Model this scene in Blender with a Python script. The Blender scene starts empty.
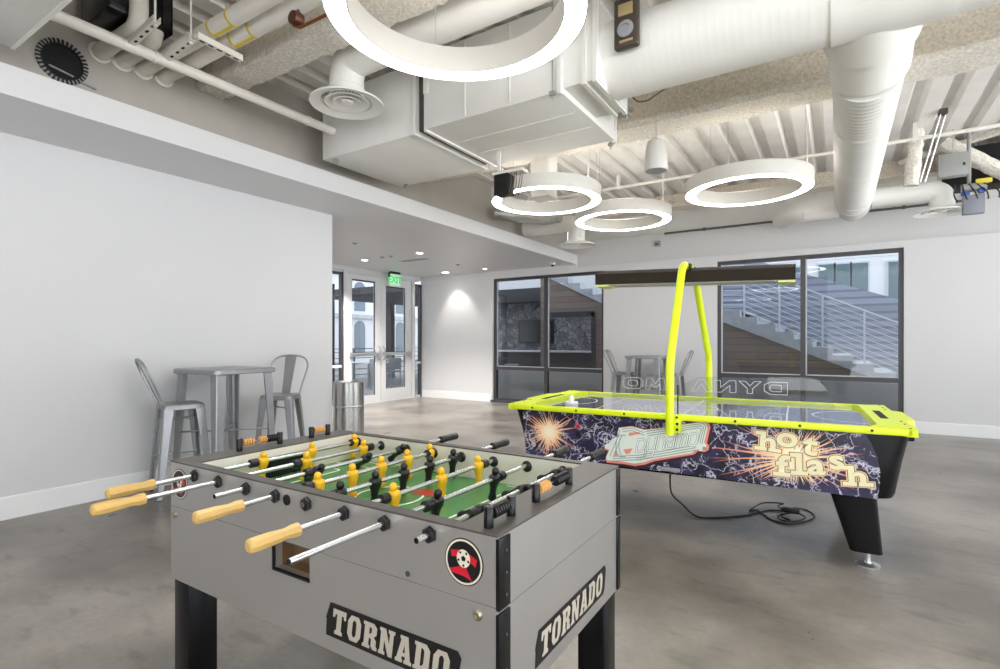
import bpy, bmesh, math, random
from mathutils import Vector, Matrix, Euler
random.seed(7)
PI = math.pi
scn = bpy.context.scene
COL = scn.collection

# ------------------------------------------------------------------ camera model
FPX, CXP, CYP, CAMH = 527.0, 500.0, 342.0, 1.30
YAW = math.radians(32.57)
FW = Vector((-math.sin(YAW), math.cos(YAW), 0)); RT = Vector((math.cos(YAW), math.sin(YAW), 0))
CAM = Vector((0, 0, CAMH))
def ray(u, v):
    return FW + RT*((u-CXP)/FPX) + Vector((0, 0, -(v-CYP)/FPX))
def at_z(u, v, z): R = ray(u, v); return CAM + R*((z-CAMH)/R.z)
def at_x(u, v, x): R = ray(u, v); return CAM + R*(x/R.x)
def at_y(u, v, y): R = ray(u, v); return CAM + R*(y/R.y)
def at_d(u, v, d): return CAM + ray(u, v)*d

# ------------------------------------------------------------------ materials
def lin(c):
    return tuple(((x/255)/12.92 if x/255 <= .04045 else ((x/255+.055)/1.055)**2.4) for x in c)
MATS = {}
def mat(name, rgb, rough=.5, metal=0., spec=.5, noise=0., nscale=8., bump=0., bscale=60., coat=0., emit=None, estr=0., stretch=None):
    if name in MATS: return MATS[name]
    m = bpy.data.materials.new(name); m.use_nodes = True
    nt = m.node_tree; b = nt.nodes['Principled BSDF']
    c = lin(rgb)+(1,)
    b.inputs['Base Color'].default_value = c
    b.inputs['Roughness'].default_value = rough
    b.inputs['Metallic'].default_value = metal
    b.inputs['Specular IOR Level'].default_value = spec
    b.inputs['Coat Weight'].default_value = coat
    b.inputs['Coat Roughness'].default_value = .05
    if emit:
        b.inputs['Emission Color'].default_value = lin(emit)+(1,)
        b.inputs['Emission Strength'].default_value = estr
    tc = nt.nodes.new('ShaderNodeTexCoord'); src = tc.outputs['Object']
    if stretch:
        mp = nt.nodes.new('ShaderNodeMapping'); mp.inputs['Scale'].default_value = stretch
        nt.links.new(src, mp.inputs['Vector']); src = mp.outputs['Vector']
    if noise:
        n = nt.nodes.new('ShaderNodeTexNoise'); n.inputs['Scale'].default_value = nscale; n.inputs['Detail'].default_value = 5
        nt.links.new(src, n.inputs['Vector'])
        r = nt.nodes.new('ShaderNodeMapRange'); r.inputs['From Min'].default_value = .3; r.inputs['From Max'].default_value = .7
        r.inputs['To Min'].default_value = 1-noise; r.inputs['To Max'].default_value = 1+noise
        nt.links.new(n.outputs['Fac'], r.inputs['Value'])
        mx = nt.nodes.new('ShaderNodeMix'); mx.data_type = 'RGBA'; mx.blend_type = 'MULTIPLY'; mx.inputs['Factor'].default_value = 1
        mx.inputs['A'].default_value = c
        nt.links.new(r.outputs['Result'], mx.inputs['B']); nt.links.new(mx.outputs['Result'], b.inputs['Base Color'])
    if bump:
        n2 = nt.nodes.new('ShaderNodeTexNoise'); n2.inputs['Scale'].default_value = bscale; n2.inputs['Detail'].default_value = 4
        nt.links.new(src, n2.inputs['Vector'])
        bp = nt.nodes.new('ShaderNodeBump'); bp.inputs['Strength'].default_value = bump; bp.inputs['Distance'].default_value = .01
        nt.links.new(n2.outputs['Fac'], bp.inputs['Height']); nt.links.new(bp.outputs['Normal'], b.inputs['Normal'])
    MATS[name] = m
    return m

def glass_mat(name, tint, refl=1.0):
    m = bpy.data.materials.new(name); m.use_nodes = True; nt = m.node_tree
    for n in list(nt.nodes): nt.nodes.remove(n)
    o = nt.nodes.new('ShaderNodeOutputMaterial'); mx = nt.nodes.new('ShaderNodeMixShader')
    t = nt.nodes.new('ShaderNodeBsdfTransparent'); g = nt.nodes.new('ShaderNodeBsdfGlossy'); f = nt.nodes.new('ShaderNodeFresnel')
    f.inputs['IOR'].default_value = 1.5
    t.inputs['Color'].default_value = tint+(1,); g.inputs['Roughness'].default_value = .02
    g.inputs['Color'].default_value = (refl, refl, refl, 1)
    # only the outer face tints and mirrors, so a pane counts once
    ge = nt.nodes.new('ShaderNodeNewGeometry'); iv = nt.nodes.new('ShaderNodeMath'); iv.operation = 'SUBTRACT'; iv.inputs[0].default_value = 1
    nt.links.new(ge.outputs['Backfacing'], iv.inputs[1])
    mu = nt.nodes.new('ShaderNodeMath'); mu.operation = 'MULTIPLY'; nt.links.new(f.outputs['Fac'], mu.inputs[0]); nt.links.new(iv.outputs[0], mu.inputs[1])
    tm = nt.nodes.new('ShaderNodeMix'); tm.data_type = 'RGBA'; nt.links.new(ge.outputs['Backfacing'], tm.inputs['Factor'])
    tm.inputs['A'].default_value = tint+(1,); tm.inputs['B'].default_value = (1, 1, 1, 1); nt.links.new(tm.outputs['Result'], t.inputs['Color'])
    nt.links.new(mu.outputs[0], mx.inputs['Fac']); nt.links.new(t.outputs[0], mx.inputs[1]); nt.links.new(g.outputs[0], mx.inputs[2])
    nt.links.new(mx.outputs[0], o.inputs['Surface'])
    return m

def floor_mat():
    m = bpy.data.materials.new('polished_concrete'); m.use_nodes = True; nt = m.node_tree; b = nt.nodes['Principled BSDF']
    tc = nt.nodes.new('ShaderNodeTexCoord')
    def noise(s, d, dist=0.):
        n = nt.nodes.new('ShaderNodeTexNoise'); n.inputs['Scale'].default_value = s; n.inputs['Detail'].default_value = d
        n.inputs['Distortion'].default_value = dist; nt.links.new(tc.outputs['Object'], n.inputs['Vector']); return n
    n1 = noise(.55, 8); n2 = noise(3.2, 9); n3 = noise(30, 6); n4 = noise(1.1, 10)
    r1 = nt.nodes.new('ShaderNodeValToRGB'); r1.color_ramp.elements[0].position = .32; r1.color_ramp.elements[1].position = .7
    r1.color_ramp.elements[0].color = lin((106, 98, 90))+(1,); r1.color_ramp.elements[1].color = lin((158, 152, 145))+(1,)
    nt.links.new(n1.outputs['Fac'], r1.inputs['Fac'])
    def mul(a, nz, lo, hi, f0=.3, f1=.7):
        r = nt.nodes.new('ShaderNodeMapRange'); r.inputs['From Min'].default_value = f0; r.inputs['From Max'].default_value = f1
        r.inputs['To Min'].default_value = lo; r.inputs['To Max'].default_value = hi
        nt.links.new(nz.outputs['Fac'], r.inputs['Value'])
        x = nt.nodes.new('ShaderNodeMix'); x.data_type = 'RGBA'; x.blend_type = 'MULTIPLY'; x.inputs['Factor'].default_value = 1
        nt.links.new(a, x.inputs['A']); nt.links.new(r.outputs['Result'], x.inputs['B']); return x.outputs['Result']
    c = mul(r1.outputs['Color'], n2, .82, 1.12); c = mul(c, n3, .93, 1.07); c = mul(c, n4, .68, 1.02, .34, .54)
    mp = nt.nodes.new('ShaderNodeMapping'); mp.inputs['Scale'].default_value = (3.2, 9, 1); mp.inputs['Rotation'].default_value = (0, 0, .5); nt.links.new(tc.outputs['Object'], mp.inputs['Vector'])
    n5 = nt.nodes.new('ShaderNodeTexNoise'); n5.inputs['Scale'].default_value = 1.3; n5.inputs['Detail'].default_value = 8; nt.links.new(mp.outputs['Vector'], n5.inputs['Vector'])
    c = mul(c, n5, .74, 1.0, .30, .44)
    nt.links.new(c, b.inputs['Base Color'])
    rr = nt.nodes.new('ShaderNodeMapRange'); rr.inputs['To Min'].default_value = .24; rr.inputs['To Max'].default_value = .36
    nt.links.new(n2.outputs['Fac'], rr.inputs['Value']); nt.links.new(rr.outputs['Result'], b.inputs['Roughness'])
    b.inputs['Specular IOR Level'].default_value = .55
    return m

def lightning_mat():
    # navy ground crossed by pale jagged filaments
    m = bpy.data.materials.new('navy_lightning_print'); m.use_nodes = True; nt = m.node_tree; b = nt.nodes['Principled BSDF']
    tc = nt.nodes.new('ShaderNodeTexCoord')
    nz = nt.nodes.new('ShaderNodeTexNoise'); nz.inputs['Scale'].default_value = 9; nz.inputs['Detail'].default_value = 6
    nt.links.new(tc.outputs['Object'], nz.inputs['Vector'])
    mxv = nt.nodes.new('ShaderNodeMix'); mxv.data_type = 'RGBA'; mxv.inputs['Factor'].default_value = .22
    nt.links.new(tc.outputs['Object'], mxv.inputs['A']); nt.links.new(nz.outputs['Color'], mxv.inputs['B'])
    def veins(scale, w0, w1):
        v = nt.nodes.new('ShaderNodeTexVoronoi'); v.feature = 'DISTANCE_TO_EDGE'; v.inputs['Scale'].default_value = scale
        nt.links.new(mxv.outputs['Result'], v.inputs['Vector'])
        r = nt.nodes.new('ShaderNodeMapRange'); r.inputs['From Min'].default_value = w0; r.inputs['From Max'].default_value = w1
        r.inputs['To Min'].default_value = 1; r.inputs['To Max'].default_value = 0
        nt.links.new(v.outputs['Distance'], r.inputs['Value']); return r.outputs['Result']
    a = veins(7, .003, .026); c = veins(24, .015, .085)
    n2 = nt.nodes.new('ShaderNodeTexNoise'); n2.inputs['Scale'].default_value = 14; n2.inputs['Detail'].default_value = 3
    nt.links.new(tc.outputs['Object'], n2.inputs['Vector'])
    g = nt.nodes.new('ShaderNodeMapRange'); g.inputs['From Min'].default_value = .50; g.inputs['From Max'].default_value = .60
    nt.links.new(n2.outputs['Fac'], g.inputs['Value'])
    mc = nt.nodes.new('ShaderNodeMath'); mc.operation = 'MULTIPLY'; nt.links.new(c, mc.inputs[0]); nt.links.new(g.outputs['Result'], mc.inputs[1])
    ma = nt.nodes.new('ShaderNodeMath'); ma.operation = 'MAXIMUM'; nt.links.new(a, ma.inputs[0]); nt.links.new(mc.outputs[0], ma.inputs[1])
    ms = nt.nodes.new('ShaderNodeMath'); ms.operation = 'MULTIPLY'; ms.inputs[1].default_value = .82; nt.links.new(ma.outputs[0], ms.inputs[0])
    gr = nt.nodes.new('ShaderNodeValToRGB'); gr.color_ramp.elements[0].color = lin((19, 16, 36))+(1,); gr.color_ramp.elements[1].color = lin((56, 50, 90))+(1,)
    gr.color_ramp.elements[0].position = .35; gr.color_ramp.elements[1].position = .7
    nt.links.new(nz.outputs['Fac'], gr.inputs['Fac'])
    mx = nt.nodes.new('ShaderNodeMix'); mx.data_type = 'RGBA'; nt.links.new(ms.outputs[0], mx.inputs['Factor'])
    nt.links.new(gr.outputs['Color'], mx.inputs['A']); mx.inputs['B'].default_value = lin((226, 223, 240))+(1,)
    nt.links.new(mx.outputs['Result'], b.inputs['Base Color']); b.inputs['Roughness'].default_value = .35
    return m

def spark_mat(name, r0, r1, r2):
    m = bpy.data.materials.new(name); m.use_nodes = True; nt = m.node_tree; b = nt.nodes['Principled BSDF']
    tc = nt.nodes.new('ShaderNodeTexCoord'); ln = nt.nodes.new('ShaderNodeVectorMath'); ln.operation = 'LENGTH'
    nt.links.new(tc.outputs['Object'], ln.inputs[0])
    rp = nt.nodes.new('ShaderNodeValToRGB'); e = rp.color_ramp.elements
    e[0].position = r0; e[0].color = lin((252, 242, 208))+(1,); e[1].position = r2; e[1].color = lin((228, 138, 112))+(1,)
    q = rp.color_ramp.elements.new(r1); q.color = lin((248, 196, 150))+(1,)
    nt.links.new(ln.outputs['Value'], rp.inputs['Fac']); nt.links.new(rp.outputs['Color'], b.inputs['Base Color'])
    b.inputs['Roughness'].default_value = .35
    return m

def stone_mat():
    m = bpy.data.materials.new('flagstone_cladding'); m.use_nodes = True; nt = m.node_tree; b = nt.nodes['Principled BSDF']
    tc = nt.nodes.new('ShaderNodeTexCoord')
    v = nt.nodes.new('ShaderNodeTexVoronoi'); v.feature = 'DISTANCE_TO_EDGE'; v.inputs['Scale'].default_value = 7.5; v.inputs['Randomness'].default_value = 1
    v2 = nt.nodes.new('ShaderNodeTexVoronoi'); v2.inputs['Scale'].default_value = 7.5; v2.inputs['Randomness'].default_value = 1
    for q in (v, v2): nt.links.new(tc.outputs['Object'], q.inputs['Vector'])
    r = nt.nodes.new('ShaderNodeMapRange'); r.inputs['From Min'].default_value = .01; r.inputs['From Max'].default_value = .05
    nt.links.new(v.outputs['Distance'], r.inputs['Value'])
    hs = nt.nodes.new('ShaderNodeValToRGB'); hs.color_ramp.elements[0].color = lin((92, 92, 96))+(1,); hs.color_ramp.elements[1].color = lin((150, 148, 148))+(1,)
    sp = nt.nodes.new('ShaderNodeSeparateColor'); nt.links.new(v2.outputs['Color'], sp.inputs[0]); nt.links.new(sp.outputs[0], hs.inputs['Fac'])
    mx = nt.nodes.new('ShaderNodeMix'); mx.data_type = 'RGBA'; mx.inputs['A'].default_value = lin((28, 28, 30))+(1,)
    nt.links.new(r.outputs['Result'], mx.inputs['Factor']); nt.links.new(hs.outputs['Color'], mx.inputs['B'])
    nt.links.new(mx.outputs['Result'], b.inputs['Base Color']); b.inputs['Roughness'].default_value = .8
    return m

def band_mat(name, base, line, axis, period, width, rough=.6):
    # boards / slats: thin dark joints every period along one axis
    m = bpy.data.materials.new(name); m.use_nodes = True; nt = m.node_tree; b = nt.nodes['Principled BSDF']
    tc = nt.nodes.new('ShaderNodeTexCoord'); s = nt.nodes.new('ShaderNodeSeparateXYZ'); nt.links.new(tc.outputs['Object'], s.inputs[0])
    d = nt.nodes.new('ShaderNodeMath'); d.operation = 'DIVIDE'; d.inputs[1].default_value = period; nt.links.new(s.outputs[axis], d.inputs[0])
    fl = nt.nodes.new('ShaderNodeMath'); fl.operation = 'FLOOR'; nt.links.new(d.outputs[0], fl.inputs[0])
    fr = nt.nodes.new('ShaderNodeMath'); fr.operation = 'FRACT'; nt.links.new(d.outputs[0], fr.inputs[0])
    lt = nt.nodes.new('ShaderNodeMath'); lt.operation = 'LESS_THAN'; lt.inputs[1].default_value = width; nt.links.new(fr.outputs[0], lt.inputs[0])
    wn = nt.nodes.new('ShaderNodeTexWhiteNoise'); wn.noise_dimensions = '1D'; nt.links.new(fl.outputs[0], wn.inputs['W'])
    nz = nt.nodes.new('ShaderNodeTexNoise'); nz.inputs['Scale'].default_value = 3; nz.inputs['Detail'].default_value = 6
    mp = nt.nodes.new('ShaderNodeMapping'); sc = [1, 1, 1]
    for k in range(3): sc[k] = 12 if k == axis else 1
    mp.inputs['Scale'].default_value = sc; nt.links.new(tc.outputs['Object'], mp.inputs['Vector']); nt.links.new(mp.outputs['Vector'], nz.inputs['Vector'])
    ad = nt.nodes.new('ShaderNodeMath'); ad.operation = 'ADD'; nt.links.new(wn.outputs['Value'], ad.inputs[0]); nt.links.new(nz.outputs['Fac'], ad.inputs[1])
    mr = nt.nodes.new('ShaderNodeMapRange'); mr.inputs['From Max'].default_value = 2; mr.inputs['To Min'].default_value = .72; mr.inputs['To Max'].default_value = 1.25
    nt.links.new(ad.outputs[0], mr.inputs['Value'])
    mu = nt.nodes.new('ShaderNodeMix'); mu.data_type = 'RGBA'; mu.blend_type = 'MULTIPLY'; mu.inputs['Factor'].default_value = 1
    mu.inputs['A'].default_value = lin(base)+(1,); nt.links.new(mr.outputs['Result'], mu.inputs['B'])
    mx = nt.nodes.new('ShaderNodeMix'); mx.data_type = 'RGBA'; nt.links.new(lt.outputs[0], mx.inputs['Factor'])
    nt.links.new(mu.outputs['Result'], mx.inputs['A']); mx.inputs['B'].default_value = lin(line)+(1,)
    nt.links.new(mx.outputs['Result'], b.inputs['Base Color']); b.inputs['Roughness'].default_value = rough
    return m

WHITE = mat('white_wall_paint', (213, 213, 215), .6, noise=.012, nscale=1.5)
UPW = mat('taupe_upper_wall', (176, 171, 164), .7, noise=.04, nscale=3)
SOFF = mat('soffit_paint', (214, 214, 216), .38)
BULK = mat('grey_bulkhead', (205, 205, 206), .6)  # upper back wall band, slightly greyer than the wall below
BASEW = mat('baseboard_paint', (236, 236, 237), .35)
DECKM = mat('painted_steel_deck', (234, 232, 228), .45, noise=.05, nscale=4)
DUCTW = mat('white_painted_duct', (236, 235, 232), .42, noise=.03, nscale=3)
PIPEW = mat('white_painted_pipe', (234, 231, 224), .45, noise=.04, nscale=10)
FIRE = mat('sprayed_fireproofing', (220, 211, 196), .95, noise=.2, nscale=45, bump=1.0, bscale=55)
FIREW = mat('sprayed_fireproofing_pale', (226, 221, 212), .95, noise=.2, nscale=40, bump=1.0, bscale=50)
FRAMED = mat('dark_bronze_frame', (76, 74, 77), .4, metal=.3)
ALU = mat('white_aluminium_frame', (214, 215, 218), .35, metal=.1)
STEEL = mat('brushed_stainless', (190, 188, 184), .27, metal=1., noise=.1, nscale=5, stretch=(14, 14, .2))
GALV = mat('gunmetal_chair_steel', (166, 167, 170), .38, metal=.75, noise=.06, nscale=14)
CHROME = mat('chrome_rod', (215, 216, 218), .24, metal=1.)
BLACK = mat('black_plastic', (16, 16, 18), .35)
BLKGLOSS = mat('black_gloss_trim', (10, 10, 14), .25, spec=.35)
BLKMATT = mat('black_matt', (10, 10, 10), .8)
LAM = mat('silver_laminate', (188, 186, 183), .36, metal=.7, noise=.03, nscale=4)
RIM = mat('gunmetal_rim', (88, 84, 80), .42, metal=.2, spec=.4)
CREAM = mat('cream_inner_wall', (226, 220, 208), .5)
GREEN = mat('green_playfield', (72, 132, 70), .35, noise=.05, nscale=5)
FLINE = mat('white_field_line', (236, 236, 226), .4)
FRED = mat('red_field_print', (188, 60, 38), .4)
YEL = mat('yellow_player_plastic', (236, 184, 30), .35)
WOOD = mat('pale_wood_handle', (208, 171, 100), .4, noise=.10, nscale=9, stretch=(14, 1.2, 14))
TAN = mat('tan_bead', (214, 160, 92), .4)
RED = mat('red_emblem', (200, 26, 48), .4)
IVORY = mat('ivory_print', (226, 218, 198), .45)
BOLT = mat('zinc_bolt', (170, 160, 140), .3, metal=1.)
BROWNIN = mat('brown_cup_liner', (120, 92, 66), .4)
NEON = mat('neon_yellow_paint', (222, 240, 30), .35)
NEONE = mat('pale_yellow_edge', (222, 232, 150), .35)
NAVYP = mat('air_hockey_surface', (226, 227, 242), .07, metal=.85, noise=.06, nscale=5)
MINT = mat('mint_logo_face', (220, 229, 219), .4)
SALM = mat('salmon_logo_edge', (230, 140, 122), .4)
HOOD = mat('dark_brown_hood', (46, 39, 32), .75, spec=.2)
LETC = mat('cream_letter', (238, 230, 190), .4)
LETD = mat('dark_letter_outline', (72, 50, 30), .45)
LETO = mat('pale_orange_halo', (244, 206, 156), .4)
GREYP = mat('grey_plate', (150, 152, 156), .4)
CORDM = mat('black_cord_rubber', (14, 14, 15), .45)
SILV = mat('aluminium_foot', (196, 196, 198), .3, metal=.9)
CONC = mat('pale_concrete', (196, 200, 206), .8, noise=.14, nscale=6)
TERR = mat('terrace_paving', (150, 150, 150), .8, noise=.1, nscale=3)
SIDING = band_mat('brown_board_siding', (146, 130, 120), (88, 76, 71), 2, .14, .05)
SLATS = band_mat('grey_slatted_parapet', (150, 158, 176), (112, 118, 136), 2, .16, .3)
WHTB = mat('white_building_render', (240, 240, 242), .7)
TEAL = mat('teal_window_glass', (84, 112, 118), .12, spec=.8)
RAILW = mat('white_steel_cable', (230, 232, 236), .4)
DARKG = mat('dark_grey_panel', (66, 66, 70), .6)
TVM = mat('black_screen', (18, 18, 20), .15)
GREYBOX = mat('grey_steel_box', (150, 151, 150), .45)
YBAND = mat('yellow_pipe_band', (224, 196, 40), .5)
COPPER = mat('copper_pipe', (150, 92, 66), .35, metal=.9)
BLUEV = mat('blue_valve_handle', (50, 84, 160), .4)
YELV = mat('yellow_valve_tag', (214, 196, 60), .5)
OUTLT = mat('white_outline_print', (232, 232, 236), .4)
EXITG = mat('exit_sign_green', (60, 190, 96), .4, emit=(70, 210, 110), estr=.3)
EXITP = mat('exit_sign_panel', (196, 232, 206), .3, emit=(196, 240, 210), estr=.12)
RINGE = mat('ring_diffuser_lit', (255, 253, 248), .5, emit=(255, 253, 250), estr=12.)
RINGH = mat('ring_housing_white', (214, 211, 206), .5)
DOWNE = mat('downlight_lit', (255, 255, 252), .5, emit=(255, 250, 240), estr=14.)
FLOORM = floor_mat(); LIGHTN = lightning_mat(); STONE = stone_mat()
GLASS = glass_mat('tinted_window_glass', (.50, .525, .555), .9)
DGLASS = glass_mat('door_glass', (.66, .68, .70), .8)
ACRYL = glass_mat('clear_acrylic', (.86, .87, .90), .7)

# ------------------------------------------------------------------ mesh builder
class MB:
    def __init__(s): s.bm = bmesh.new()
    def _xf(s, vs, M):
        if M is not None: bmesh.ops.transform(s.bm, matrix=M, verts=vs)
    def box(s, lo, hi, bevel=0., M=None, seg=2):
        r = bmesh.ops.create_cube(s.bm, size=1.); vs = r['verts']
        sz = [hi[i]-lo[i] for i in range(3)]; ce = [(hi[i]+lo[i])/2 for i in range(3)]
        for v in vs: v.co = Vector([v.co[i]*sz[i]+ce[i] for i in range(3)])
        if bevel:
            es = list({e for v in vs for e in v.link_edges})
            n0 = set(s.bm.verts)-set(vs)
            rr = bmesh.ops.bevel(s.bm, geom=es, offset=bevel, segments=seg, affect='EDGES', profile=.5)
            vs = [v for v in s.bm.verts if v not in n0]
        s._xf(vs, M); return s
    def prism(s, pts, a, b, axis=2, M=None):
        # polygon pts in the two other axes, extruded from a to b along axis
        def mk(p, h):
            if axis == 2: return Vector((p[0], p[1], h))
            if axis == 1: return Vector((p[0], h, p[1]))
            return Vector((h, p[0], p[1]))
        A = [s.bm.verts.new(mk(p, a)) for p in pts]; B = [s.bm.verts.new(mk(p, b)) for p in pts]
        n = len(pts); fs = [s.bm.faces.new(A[::-1]), s.bm.faces.new(B)]
        for i in range(n): fs.append(s.bm.faces.new((A[i], A[(i+1) % n], B[(i+1) % n], B[i])))
        bmesh.ops.recalc_face_normals(s.bm, faces=fs)
        s._xf(A+B, M); return s
    def loft(s, rings, caps=True, closed=False):
        R = [[s.bm.verts.new(p) for p in r] for r in rings]; fs = []; n = len(R[0])
        m = len(R)
        for i in range(m if closed else m-1):
            for j in range(n):
                fs.append(s.bm.faces.new((R[i][j], R[i][(j+1) % n], R[(i+1) % m][(j+1) % n], R[(i+1) % m][j])))
        if caps and not closed: fs += [s.bm.faces.new(R[0][::-1]), s.bm.faces.new(R[-1])]
        bmesh.ops.recalc_face_normals(s.bm, faces=fs); return s
    def lathe(s, prof, seg=24, M=None, caps=True, closed=False):
        # prof: list of (radius, z)
        rings = []
        for r, z in prof:
            r = max(r, 1e-5)
            rings.append([Vector((r*math.cos(2*PI*k/seg), r*math.sin(2*PI*k/seg), z)) for k in range(seg)])
        if M is not None: rings = [[M @ p for p in r] for r in rings]
        return s.loft(rings, caps and not closed, closed)
    def tube(s, pts, r, seg=10, rads=None, caps=True, closed=False):
        pts = [Vector(p) for p in pts]; n = len(pts); rings = []; up = None
        for i in range(n):
            if closed: t = pts[(i+1) % n]-pts[i-1]
            else: t = pts[min(i+1, n-1)]-pts[max(i-1, 0)]
            t.normalize()
            if up is None:
                a = Vector((0, 0, 1)) if abs(t.z) < .9 else Vector((1, 0, 0)); up = t.cross(a).normalized()
            up = (up-t*up.dot(t)).normalized(); sd = t.cross(up)
            rr = rads[i] if rads else r
            rings.append([pts[i]+(up*math.cos(2*PI*k/seg)+sd*math.sin(2*PI*k/seg))*rr for k in range(seg)])
        return s.loft(rings, caps, closed)
    def cyl(s, a, b, r, seg=16, r2=None): return s.tube([a, b], r, seg, rads=[r, r if r2 is None else r2])
    def ball(s, c, r, sc=(1, 1, 1), u=14, v=10, M=None):
        rr = bmesh.ops.create_uvsphere(s.bm, u_segments=u, v_segments=v, radius=r)
        for q in rr['verts']: q.co = Vector((q.co.x*sc[0]+c[0], q.co.y*sc[1]+c[1], q.co.z*sc[2]+c[2]))
        s._xf(rr['verts'], M); return s
    def bar(s, a, b, w, h, up=(0, 0, 1)):
        a = Vector(a); b = Vector(b); t = (b-a).normalized(); u = Vector(up)
        sd = t.cross(u)
        if sd.length < 1e-4: sd = t.cross(Vector((1, 0, 0)))
        sd.normalize(); u = sd.cross(t)
        q = [sd*(w/2)+u*(h/2), -sd*(w/2)+u*(h/2), -sd*(w/2)-u*(h/2), sd*(w/2)-u*(h/2)]
        return s.loft([[a+x for x in q], [b+x for x in q]])
    def jitter(s, amt):
        for v in s.bm.verts: v.co += Vector((random.uniform(-1, 1), random.uniform(-1, 1), random.uniform(-1, 1)))*amt
        return s
    def mesh(s, name, m, sharp=38):
        me = bpy.data.meshes.new(name); s.bm.to_mesh(me); s.bm.free()
        if m: me.materials.append(m)
        for p in me.polygons: p.use_smooth = True
        me.set_sharp_from_angle(angle=math.radians(sharp))
        return me

def link(name, data, parent=None, loc=None, rot=None):
    o = bpy.data.objects.new(name, data); COL.objects.link(o)
    if parent is not None: o.parent = parent
    if loc is not None: o.location = loc
    if rot is not None: o.rotation_euler = rot
    return o
def tag(o, label=None, cat=None, group=None, kind=None):
    if label: o['label'] = label
    if cat: o['category'] = cat
    if group: o['group'] = group
    if kind: o['kind'] = kind
    return o
def thing(name, label, cat, loc=(0, 0, 0), rz=0., group=None):
    return tag(link(name, None, None, loc, (0, 0, rz)), label, cat, group)
def part(name, mb, m, parent, label=None, loc=None, rot=None, sharp=38):
    return tag(link(name, mb.mesh(name, m, sharp), parent, loc, rot), label)
def single(name, mb, m, label, cat, group=None, sharp=38):
    # one-mesh thing: bring the origin to its base
    me = mb.mesh(name, m, sharp)
    xs = [v.co for v in me.vertices]
    c = Vector((sum(v.x for v in xs)/len(xs), sum(v.y for v in xs)/len(xs), min(v.z for v in xs)))
    me.transform(Matrix.Translation(-c))
    return tag(link(name, me, None, c), label, cat, group)
def struct(name, mb, m, parent=None):
    o = link(name, mb.mesh(name, m), parent)
    if parent is None: o['kind'] = 'structure'
    return o
def dup(root, loc, rz=None, label=None, group=None):
    r = root.copy(); COL.objects.link(r); r.location = loc
    if rz is not None: r.rotation_euler = (0, 0, rz)
    if label: r['label'] = label
    if group: r['group'] = group
    for ch in list(root.children):
        c = ch.copy(); COL.objects.link(c); c.parent = r
        for g in list(ch.children):
            d = g.copy(); COL.objects.link(d); d.parent = c
    return r

def text_mesh(s, size, offset=0., extrude=0., shear=0., spacing=1., sx=1.):
    cu = bpy.data.curves.new('lettering', 'FONT'); cu.body = s; cu.size = size; cu.offset = offset; cu.extrude = extrude
    cu.shear = shear; cu.space_character = spacing; cu.align_x = 'CENTER'; cu.align_y = 'CENTER'; cu.resolution_u = 4
    o = bpy.data.objects.new('lettering', cu); COL.objects.link(o)
    dg = bpy.context.evaluated_depsgraph_get(); me = bpy.data.meshes.new_from_object(o.evaluated_get(dg))
    bpy.data.objects.remove(o); bpy.data.curves.remove(cu)
    me.transform(Matrix.Diagonal((sx, 1, 1, 1)))
    return me
def fill_mesh(polys, extrude=0.):
    # closed 2D outlines (holes by even-odd) -> flat filled mesh
    cu = bpy.data.curves.new('outline', 'CURVE'); cu.dimensions = '2D'; cu.fill_mode = 'BOTH'; cu.extrude = extrude
    for p in polys:
        sp = cu.splines.new('POLY'); sp.points.add(len(p)-1); sp.use_cyclic_u = True
        for k, q in enumerate(p): sp.points[k].co = (q[0], q[1], 0, 1)
    o = bpy.data.objects.new('outline', cu); COL.objects.link(o)
    dg = bpy.context.evaluated_depsgraph_get(); me = bpy.data.meshes.new_from_object(o.evaluated_get(dg))
    bpy.data.objects.remove(o); bpy.data.curves.remove(cu)
    return me
def put_mesh(name, me, m, parent, M, label=None):
    me.materials.clear(); me.materials.append(m); me.transform(M)
    return tag(link(name, me, parent), label)
def arc(cx, cy, r, a0, a1, n=8, ry=None):
    ry = r if ry is None else ry
    return [(cx+r*math.cos(math.radians(a0+(a1-a0)*k/n)), cy+ry*math.sin(math.radians(a0+(a1-a0)*k/n))) for k in range(n+1)]
def rrect(x0, y0, x1, y1, r, n=5):
    return arc(x1-r, y1-r, r, 0, 90, n)+arc(x0+r, y1-r, r, 90, 180, n)+arc(x0+r, y0+r, r, 180, 270, n)+arc(x1-r, y0+r, r, 270, 360, n)
def bend(pts, r, n=6):
    # round the corners of a polyline
    pts = [Vector(p) for p in pts]; out = [pts[0]]
    for i in range(1, len(pts)-1):
        p = pts[i]; a = (pts[i-1]-p); b = (pts[i+1]-p)
        k = min(r, a.length*.49, b.length*.49); A = p+a.normalized()*k; B = p+b.normalized()*k
        for j in range(n+1):
            t = j/n; out.append(A*(1-t)**2+p*2*t*(1-t)+B*t*t)
    out.append(pts[-1]); return out
ROTX = Matrix.Rotation(PI/2, 4, 'X')      # flat mesh in XY -> upright facing -Y

SKY, EXPO, UPL, LOWFILL = 1.2, 1.12, 4., 2.6
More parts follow.
